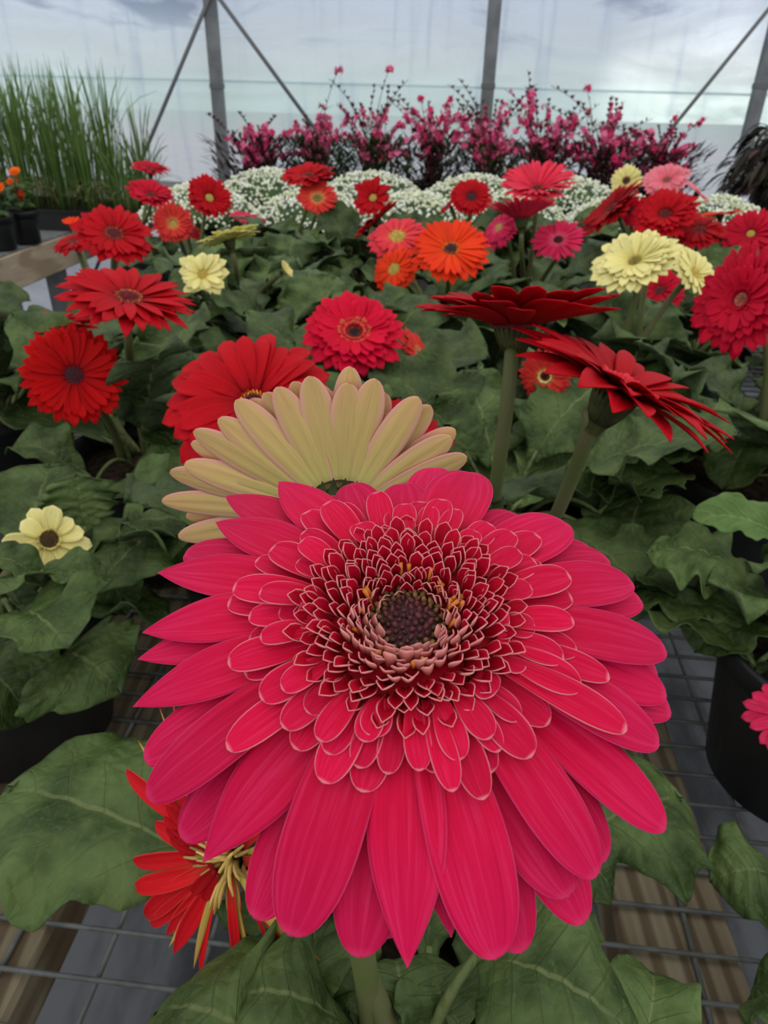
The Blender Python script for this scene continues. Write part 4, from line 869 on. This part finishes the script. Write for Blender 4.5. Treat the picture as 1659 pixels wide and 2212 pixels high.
# ------------------------------------------------------------------ white mounds, pink wands and the other bench
ALY = 'white flowering mounds behind the gerberas'
for i, (x, y, r, lab) in enumerate([(-.50, 1.98, .16, 'leftmost white mound below the first post'), (-.20, 1.95, .17, 'white mound behind the wide red flower'), (.06, 1.93, .15, 'white mound behind the ragged red flowers'), (.30, 1.95, .17, 'white mound behind the plum-eyed red flower'),
                               (.60, 1.98, .16, 'white mound behind the pink red clump'), (.86, 2.02, .15, 'rightmost white mound below the gaura wands'), (-.36, 2.26, .17, 'white mound of the back row at left'), (-.06, 2.26, .18, 'white mound of the back row left of centre'), (.24, 2.24, .18, 'white mound of the back row at centre'), (.52, 2.26, .17, 'white mound of the back row right of centre')]):
    q = empty('white_alyssum', (x, y, 0), lab + ', dense tiny white blossoms', 'plant', ALY); pot(q, np.array([x, y, 0]), .07, .055, .11)
    random.seed(i+80); mb = MB(); mc = np.array([x, y, .115 if y < 2.1 else .13])
    lathe(mb, mc, BZ, [(.05, -.02), (r*.9, .0), (r*.8, .035), (r*.5, .055), (.001, .062)], 18, pc=np.array([.5, .5, .4]))
    for k in range(150):
        a, u = random.uniform(0, 6.28), math.sqrt(random.random()); d = np.array([math.cos(a), math.sin(a), 0]); c = mc + d*u*r*.95 + BZ*(.062*(1-u*u)+random.uniform(-.03, .0)); s_ = random.uniform(.012, .022); e = random.uniform(0, 6.28); t_ = np.array([math.cos(e), math.sin(e), random.uniform(.1, 1)]); sd = unit(np.cross(t_, BZ)); petal(mb, np.array([c, c+t_*s_*.5, c+t_*s_]), sd, .0035, 'point', nv=3, mt=0, mbk=0)
    tag(mb.build('foliage', 'bushy_leaf', q), kind='stuff')
    mb = MB()
    for k in range(900):
        a, u = random.uniform(0, 6.28), math.sqrt(random.random()); d = np.array([math.cos(a), math.sin(a), 0]); c = mc + d*u*r + BZ*(.075*(1-u*u)+random.uniform(.0, .014)); blob(mb, c, rng.normal(0, 1, 3)+BZ, random.uniform(.005, .010), random.uniform(.0028, .0052), np.array([0, 0, random.random()]), k=5)
    tag(mb.build('blossoms', 'white_blossom', q), kind='stuff')

WANDS = {0: [(541, 300, 1), (592, 283, 2), (528, 350, 1), (560, 340, 1), (612, 320, 1)], 1: [(636, 262, 2), (692, 255, 1), (660, 280, 1), (705, 290, 1), (738, 140, 3)], 2: [(727, 222, 1), (757, 225, 0), (778, 222, 0), (797, 232, 1), (822, 252, 3), (750, 285, 1), (845, 140, 4)],
         3: [(880, 230, 2), (907, 205, 3), (905, 290, 2), (850, 215, 5), (860, 330, 1), (930, 310, 1)], 4: [(966, 182, 0), (989, 168, 5), (1030, 255, 2), (980, 290, 1), (945, 300, 1), (1008, 330, 1)], 5: [(1140, 150, 6), (1089, 192, 1), (1070, 215, 1), (1150, 300, 2), (1105, 310, 1), (1060, 330, 2)],
         6: [(1190, 185, 0), (1180, 230, 0), (1264, 182, 3), (1205, 270, 0), (1190, 300, 6), (1160, 330, 1), (1225, 320, 1)], 7: [(1300, 265, 0), (1285, 270, 0), (1248, 310, 6), (1332, 293, 0), (1312, 350, 2), (1270, 335, 1)]}
GX = [-.50, -.28, -.07, .14, .34, .55, .76, .98]; GL = ['at the far left edge of the clump', 'before the brace rod, paler pink', 'left of centre with one very tall thin wand', 'at centre with round flower tops', 'left of the middle post', 'at the middle post with the tallest deep pink spire', 'right of the middle post with bare brown tips', 'at the right end leaning over the yellow flower']
def gflower(mb, c, r, nrm, mi=0):
    xx, yy, n_ = frame(nrm); a0 = random.uniform(0, 6.28)
    for j in range(4):
        a = a0 + j*1.45; d = math.cos(a)*xx + math.sin(a)*yy; sd = -math.sin(a)*xx+math.cos(a)*yy
        petal(mb, np.array([c, c + d*r*.6 + n_*r*.15, c + d*r + n_*r*random.uniform(-.1, .3)]), sd, r*.42, 'round', .2, 0, 0, .0006, 3, mt=mi, mbk=mi)
    tube(mb, [c, c+n_*r*.5, c+n_*r*.9], .0007, 4, mi)
for gi, gx in enumerate(GX):
    gy = 2.86 + .05*(gi % 2); q = empty('pink_gaura', (gx, gy, 0), 'pink gaura ' + GL[gi], 'plant', 'pink gaura behind the white mounds'); pot(q, np.array([gx, gy, 0]), .075, .06, .13)
    random.seed(200+gi); base = np.array([gx, gy, .13]); st = MB(); fl_ = MB(); bd = MB(); fo = MB(); deep = gi in (0, 3, 5, 6, 7); dp = (.3, .1, .2, .4, .3, .45, .45, .55)[gi]
    wl = []
    for (px, py, kind) in WANDS[gi]: wl.append((pix(px, py, random.uniform(2.30, 2.46)*1.06), kind))
    for k in range(28):
        a = random.uniform(0, 6.28); rr = random.uniform(.02, .20); wl.append((base + np.array([math.cos(a)*rr, math.sin(a)*rr*.7, (.6 if gi == 0 else .7 if gi in (1, 7) else .9)*(random.uniform(.10, .30) if k < 24 else random.uniform(.28, .36))]), random.choice((1, 1, 1, 2, 5, 5)) if k < 24 else random.choice((0, 5, 1))))
    for tip, kind in wl:
        b0 = base + np.array([random.uniform(-.04, .04), random.uniform(-.04, .04), -.02]); L_ = np.linalg.norm(tip-b0); P = bez(b0, b0 + BZ*L_*.5 + (tip-b0)*.15, tip, n=16); tube(st, P, np.linspace(.0018, .0009, 16), 5)
        f0, f1, nf, rf = {0: (.8, .98, 0, 0), 1: (.55, .95, 10, .013), 2: (.72, 1.0, 11, .014), 3: (.95, 1.0, 7, .013), 4: (.96, 1.0, 7, .014), 5: (.45, .6, 8, .015), 6: (.5, .8, 24, .018)}[kind]
        for j in range(nf):
            u = random.uniform(f0, f1); c = P[min(15, int(u*15))]*1.0; a = random.uniform(0, 6.28); dn = np.array([math.cos(a), math.sin(a), random.uniform(-.2, .8)]); gflower(fl_, c + dn*random.uniform(.004, .012), rf*random.uniform(.6, 1.1), dn, 1 if random.random() < dp else 0)
        for j in range({0: 26, 5: 20, 6: 24}.get(kind, 8)):      # closed buds up the wand
            u = random.uniform(.62 if kind in (0, 5, 6) else .5, 1.0); k_ = min(14, int(u*15)); c = P[k_]; a = random.uniform(0, 6.28); dn = np.array([math.cos(a)*.6, math.sin(a)*.6, 1.0]); blob(bd, c + dn*.006, dn, .014, .0024, np.zeros(3), k=5)
        for j in range(7):
            u = random.uniform(.05, .6); c = P[int(u*15)]; a = random.uniform(0, 6.28); dn = unit(np.array([math.cos(a), math.sin(a), random.uniform(.2, 1.2)])); sd = unit(np.cross(dn, BZ)); l = random.uniform(.025, .05); petal(fo, np.array([c, c+dn*l*.5, c+dn*l-BZ*.003]), sd, .0045, 'point', .1, 0, 0, .0006, 3, mt=0, mbk=0)
    for j in range(330):
        a = random.uniform(0, 6.28); rr = .17*math.sqrt(random.random()); c = base + np.array([math.cos(a)*rr, math.sin(a)*rr*.7, random.uniform(-.02, .13)]); dn = unit(np.array([math.cos(a)+random.uniform(-.5, .5), math.sin(a)+random.uniform(-.5, .5), random.uniform(.2, 1.4)])); sd = unit(np.cross(dn, BZ)); l = random.uniform(.03, .06); petal(fo, np.array([c, c+dn*l*.5, c+dn*l-BZ*.006]), sd, .006, 'point', .1, 0, 0, .0006, 3, mt=0, mbk=0)
    tag(st.build('wands', 'gaura_stem', q), kind='stuff'); tag(fl_.build('blossoms', ['gaura_pink', 'gaura_deep'], q), kind='stuff'); tag(bd.build('buds', 'gaura_bud', q), kind='stuff'); tag(fo.build('foliage', 'maroon_foliage' if deep else 'bushy_leaf', q), kind='stuff')

# dark foliage plant at the right edge
def leafy(name, loc, lab, pr, ph, cr, chh, n, lw, ll, mat, seed, droop=.4, z0=None):
    q = empty(name, loc, lab, 'plant'); pot(q, np.array(loc), pr, pr*.75, ph); random.seed(seed); mb = MB(); c0 = np.array(loc) + BZ*ph
    for k in range(n):
        a = random.uniform(0, 6.28); el = random.uniform(-.25, 1.45); d = np.array([math.cos(a)*math.cos(el), math.sin(a)*math.cos(el), math.sin(el)]); u = random.uniform(.35, 1.0); c = c0 + np.array([d[0]*cr*u, d[1]*cr*u, max(d[2], -.25)*chh*u + chh*.15])
        dn = unit(np.array([d[0], d[1], random.uniform(-.9, .4)])); sd = unit(np.cross(dn, BZ)+rng.normal(0, .2, 3)); l = ll*random.uniform(.6, 1.2); petal(mb, bez(c, c+dn*l*.6+BZ*l*.15, c+dn*l-BZ*l*droop, n=6), sd, lw*random.uniform(.7, 1.2), 'point', .2, .05, random.uniform(-.3, .3), .0006, 5, mt=0, mbk=0)
    for k in range(7):
        a = random.uniform(0, 6.28); tube(mb, bez(c0-BZ*.02, c0+BZ*chh*.3, c0+np.array([math.cos(a)*cr*.6, math.sin(a)*cr*.6, chh*.6]), n=6), .002, 5)
    o = mb.build('foliage', mat, q); o['kind'] = 'stuff'; return q, c0
q, c0 = leafy('dark_foliage_plant', tuple(np.append(pixh(1655, 490, 0)[:2]*.92, 0)), 'dark maroon-green foliage plant in a black pot at the right edge', .085, .16, .17, .20, 420, .011, .07, 'dark_foliage', 5, .7)
mb = MB(); gflower(mb, c0 + np.array([-.10, -.12, .16]), .014, (0, -1, .4)); mb.build('flower', 'gaura_pink', q)
mb = MB(); random.seed(9)
for k in range(60):
    a = random.uniform(0, 6.28); d = np.array([math.cos(a), math.sin(a), 0]); c = c0 + d*random.uniform(.05, .16) + BZ*random.uniform(-.05, .12); petal(mb, bez(c, c+d*.03, c+d*.05-BZ*.03, n=5), unit(np.cross(d, BZ)), .008, 'point', .2, 0, 0, .0006, 3, mt=0, mbk=0)
o = mb.build('new_leaves', 'maroon_foliage', q); o['kind'] = 'stuff'

# grasses in a black tray and two potted orange zinnias on the wooden bench
ta = pixh(88, 497, LZ+.004); tu, tv = .50, .27
tray = empty('plug_tray', tuple(ta), 'shallow black plug tray on the wooden bench holding the grasses', 'tray'); mb = MB()
tcx = ta + lx*(-.02) + ld*.10
def trp(u, v, z=0): return ta + lx*u + ld*v + BZ*z
TL, TR, TV0, TV1, TH = -.30, .30, 0.0, .28, .056
for (u, v, sx_, sy_) in (((TL+TR)/2, TV0, TR-TL, .003), ((TL+TR)/2, TV1, TR-TL, .003), (TL, (TV0+TV1)/2, .003, TV1-TV0), (TR, (TV0+TV1)/2, .003, TV1-TV0)): box(mb, trp(u, v, TH/2), sx_, sy_, TH, lx, ld, BZ)
for (u, v, sx_, sy_) in (((TL+TR)/2, TV0-.005, TR-TL+.02, .012), ((TL+TR)/2, TV1+.005, TR-TL+.02, .012), (TL-.005, (TV0+TV1)/2, .012, TV1-TV0), (TR+.005, (TV0+TV1)/2, .012, TV1-TV0)): box(mb, trp(u, v, TH), sx_, sy_, .004, lx, ld, BZ)
box(mb, trp((TL+TR)/2, (TV0+TV1)/2, .002), TR-TL, TV1-TV0, .004, lx, ld, BZ)
mb.build('shell', 'nursery_pot_black', tray, flat=True)
mb = MB(); box(mb, trp((TL+TR)/2, (TV0+TV1)/2, TH-.012), TR-TL-.006, TV1-TV0-.006, .008, lx, ld, BZ); mb.build('soil', 'potting_soil', tray, flat=True)
gl = ['leftmost', 'second', 'third', 'fourth', 'fifth', 'rightmost']
for r_ in range(2):
    for k in range(6):
        u = TL + .05 + k*(TR-TL-.10)/5; v = .07 + r_*.14; b0 = trp(u, v, TH-.008); random.seed(300+r_*10+k)
        g = MB(); small = (k == 5 and r_ == 0)
        for j in range(54):
            a = random.uniform(0, 6.28); lean = abs(random.gauss(0, .16 if k < 5 else .3)); hgt = random.uniform(.20, .42)*(.55 if small else 1.0 if k < 5 else .8); dv = np.array([math.cos(a), math.sin(a), 0]); c = b0 + dv*random.uniform(0, .045); tp_ = c + dv*lean*hgt + BZ*hgt; P = bez(c, c+BZ*hgt*.6+dv*lean*hgt*.15, tp_, n=7); P = P - BZ*(np.linspace(0, 1, 7)**3*lean*hgt*.5)[:, None]
            sd = unit(np.cross(dv, BZ) + rng.normal(0, .3, 3)); petal(g, P, sd, random.uniform(.0014, .0026), 'strap', .3, 0, random.uniform(-1, 1), .0005, 3, mt=0, mbk=0)
        for j in range(26):
            a = random.uniform(0, 6.28); dv = np.array([math.cos(a), math.sin(a), 0]); c = b0 + dv*.012; l = random.uniform(.05, .13); petal(g, bez(c, c+BZ*l+dv*l*.2, c+dv*l*.9+BZ*l*.6, n=6), unit(np.cross(dv, BZ)), .0012, 'strap', .2, 0, 0, .0005, 3, mt=1, mbk=1)
        o = g.build('ornamental_grass', ['grass_blade', 'dry_blade'], loc=tuple(b0)); tag(o, f'tall green grass clump, {gl[k]} in the {"front" if r_ == 0 else "back"} row of the tray', 'grass', 'grass clumps in the black tray', 'thing')
for i, (px, py, lab) in enumerate([(8, 540, 'zinnia in a black pot at the left edge, red and orange blooms'), (62, 526, 'zinnia in a black pot beside the tray, one small orange bloom on top')]):
    p0 = pixh(px, py, LZ+.004); q = empty('potted_zinnia', tuple(p0), lab, 'plant', 'orange zinnias on the wooden bench'); pot(q, p0, .042, .034, .085); random.seed(40+i); mb = MB(); c0 = p0 + BZ*.09
    for k in range(26):
        a = k*2.4; d = np.array([math.cos(a), math.sin(a), 0]); c = c0 + d*random.uniform(.0, .02) + BZ*random.uniform(-.005, .06); l = random.uniform(.03, .05); petal(mb, bez(c, c+d*l*.6+BZ*.012, c+d*l-BZ*.008, n=6), unit(np.cross(d, BZ)), .012, 'point', .2, .03, 0, .0006, 5, mt=0, mbk=0)
    tube(mb, [c0-BZ*.02, c0+BZ*.03, c0+BZ*.09], .003, 6); o = mb.build('foliage', 'bushy_leaf', q); o['kind'] = 'stuff'
    for k, (dx, dz, rr, mt_) in enumerate([(-.022, .085, .026, 'zinnia_orange'), (.014, .10, .026, 'zinnia_red'), (.028, .07, .022, 'zinnia_orange'), (-.005, .06, .024, 'zinnia_red')] if i == 0 else [(.012, .10, .017, 'zinnia_orange'), (-.01, .075, .012, 'zinnia_orange'), (.018, .05, .012, 'zinnia_red')]):
        c = c0 + np.array([dx, -.015+.01*(k % 2), dz-.01]); mb = MB(); xx, yy, n_ = frame(np.array([0, -.55, .8]))
        for lay in range(3):
            for j in range(14):
                a = 2*math.pi*(j+.5*lay)/14; d = math.cos(a)*xx+math.sin(a)*yy; e = .2+.35*lay; l = rr*(1-.25*lay); petal(mb, np.array([c, c+(d*math.cos(e)+n_*math.sin(e))*l*.6, c+(d*math.cos(e)+n_*math.sin(e))*l-n_*.002]), -math.sin(a)*xx+math.cos(a)*yy, rr*.2, 'round', .2, 0, 0, .0006, 3, mt=0, mbk=0)
        blob(mb, c+n_*.004, n_, .01, .006, np.zeros(3)); tube(mb, [c, c-n_*.01, c0], .0014, 5); mb.build('flower', mt_, q)
bpy.context.view_layer.update()
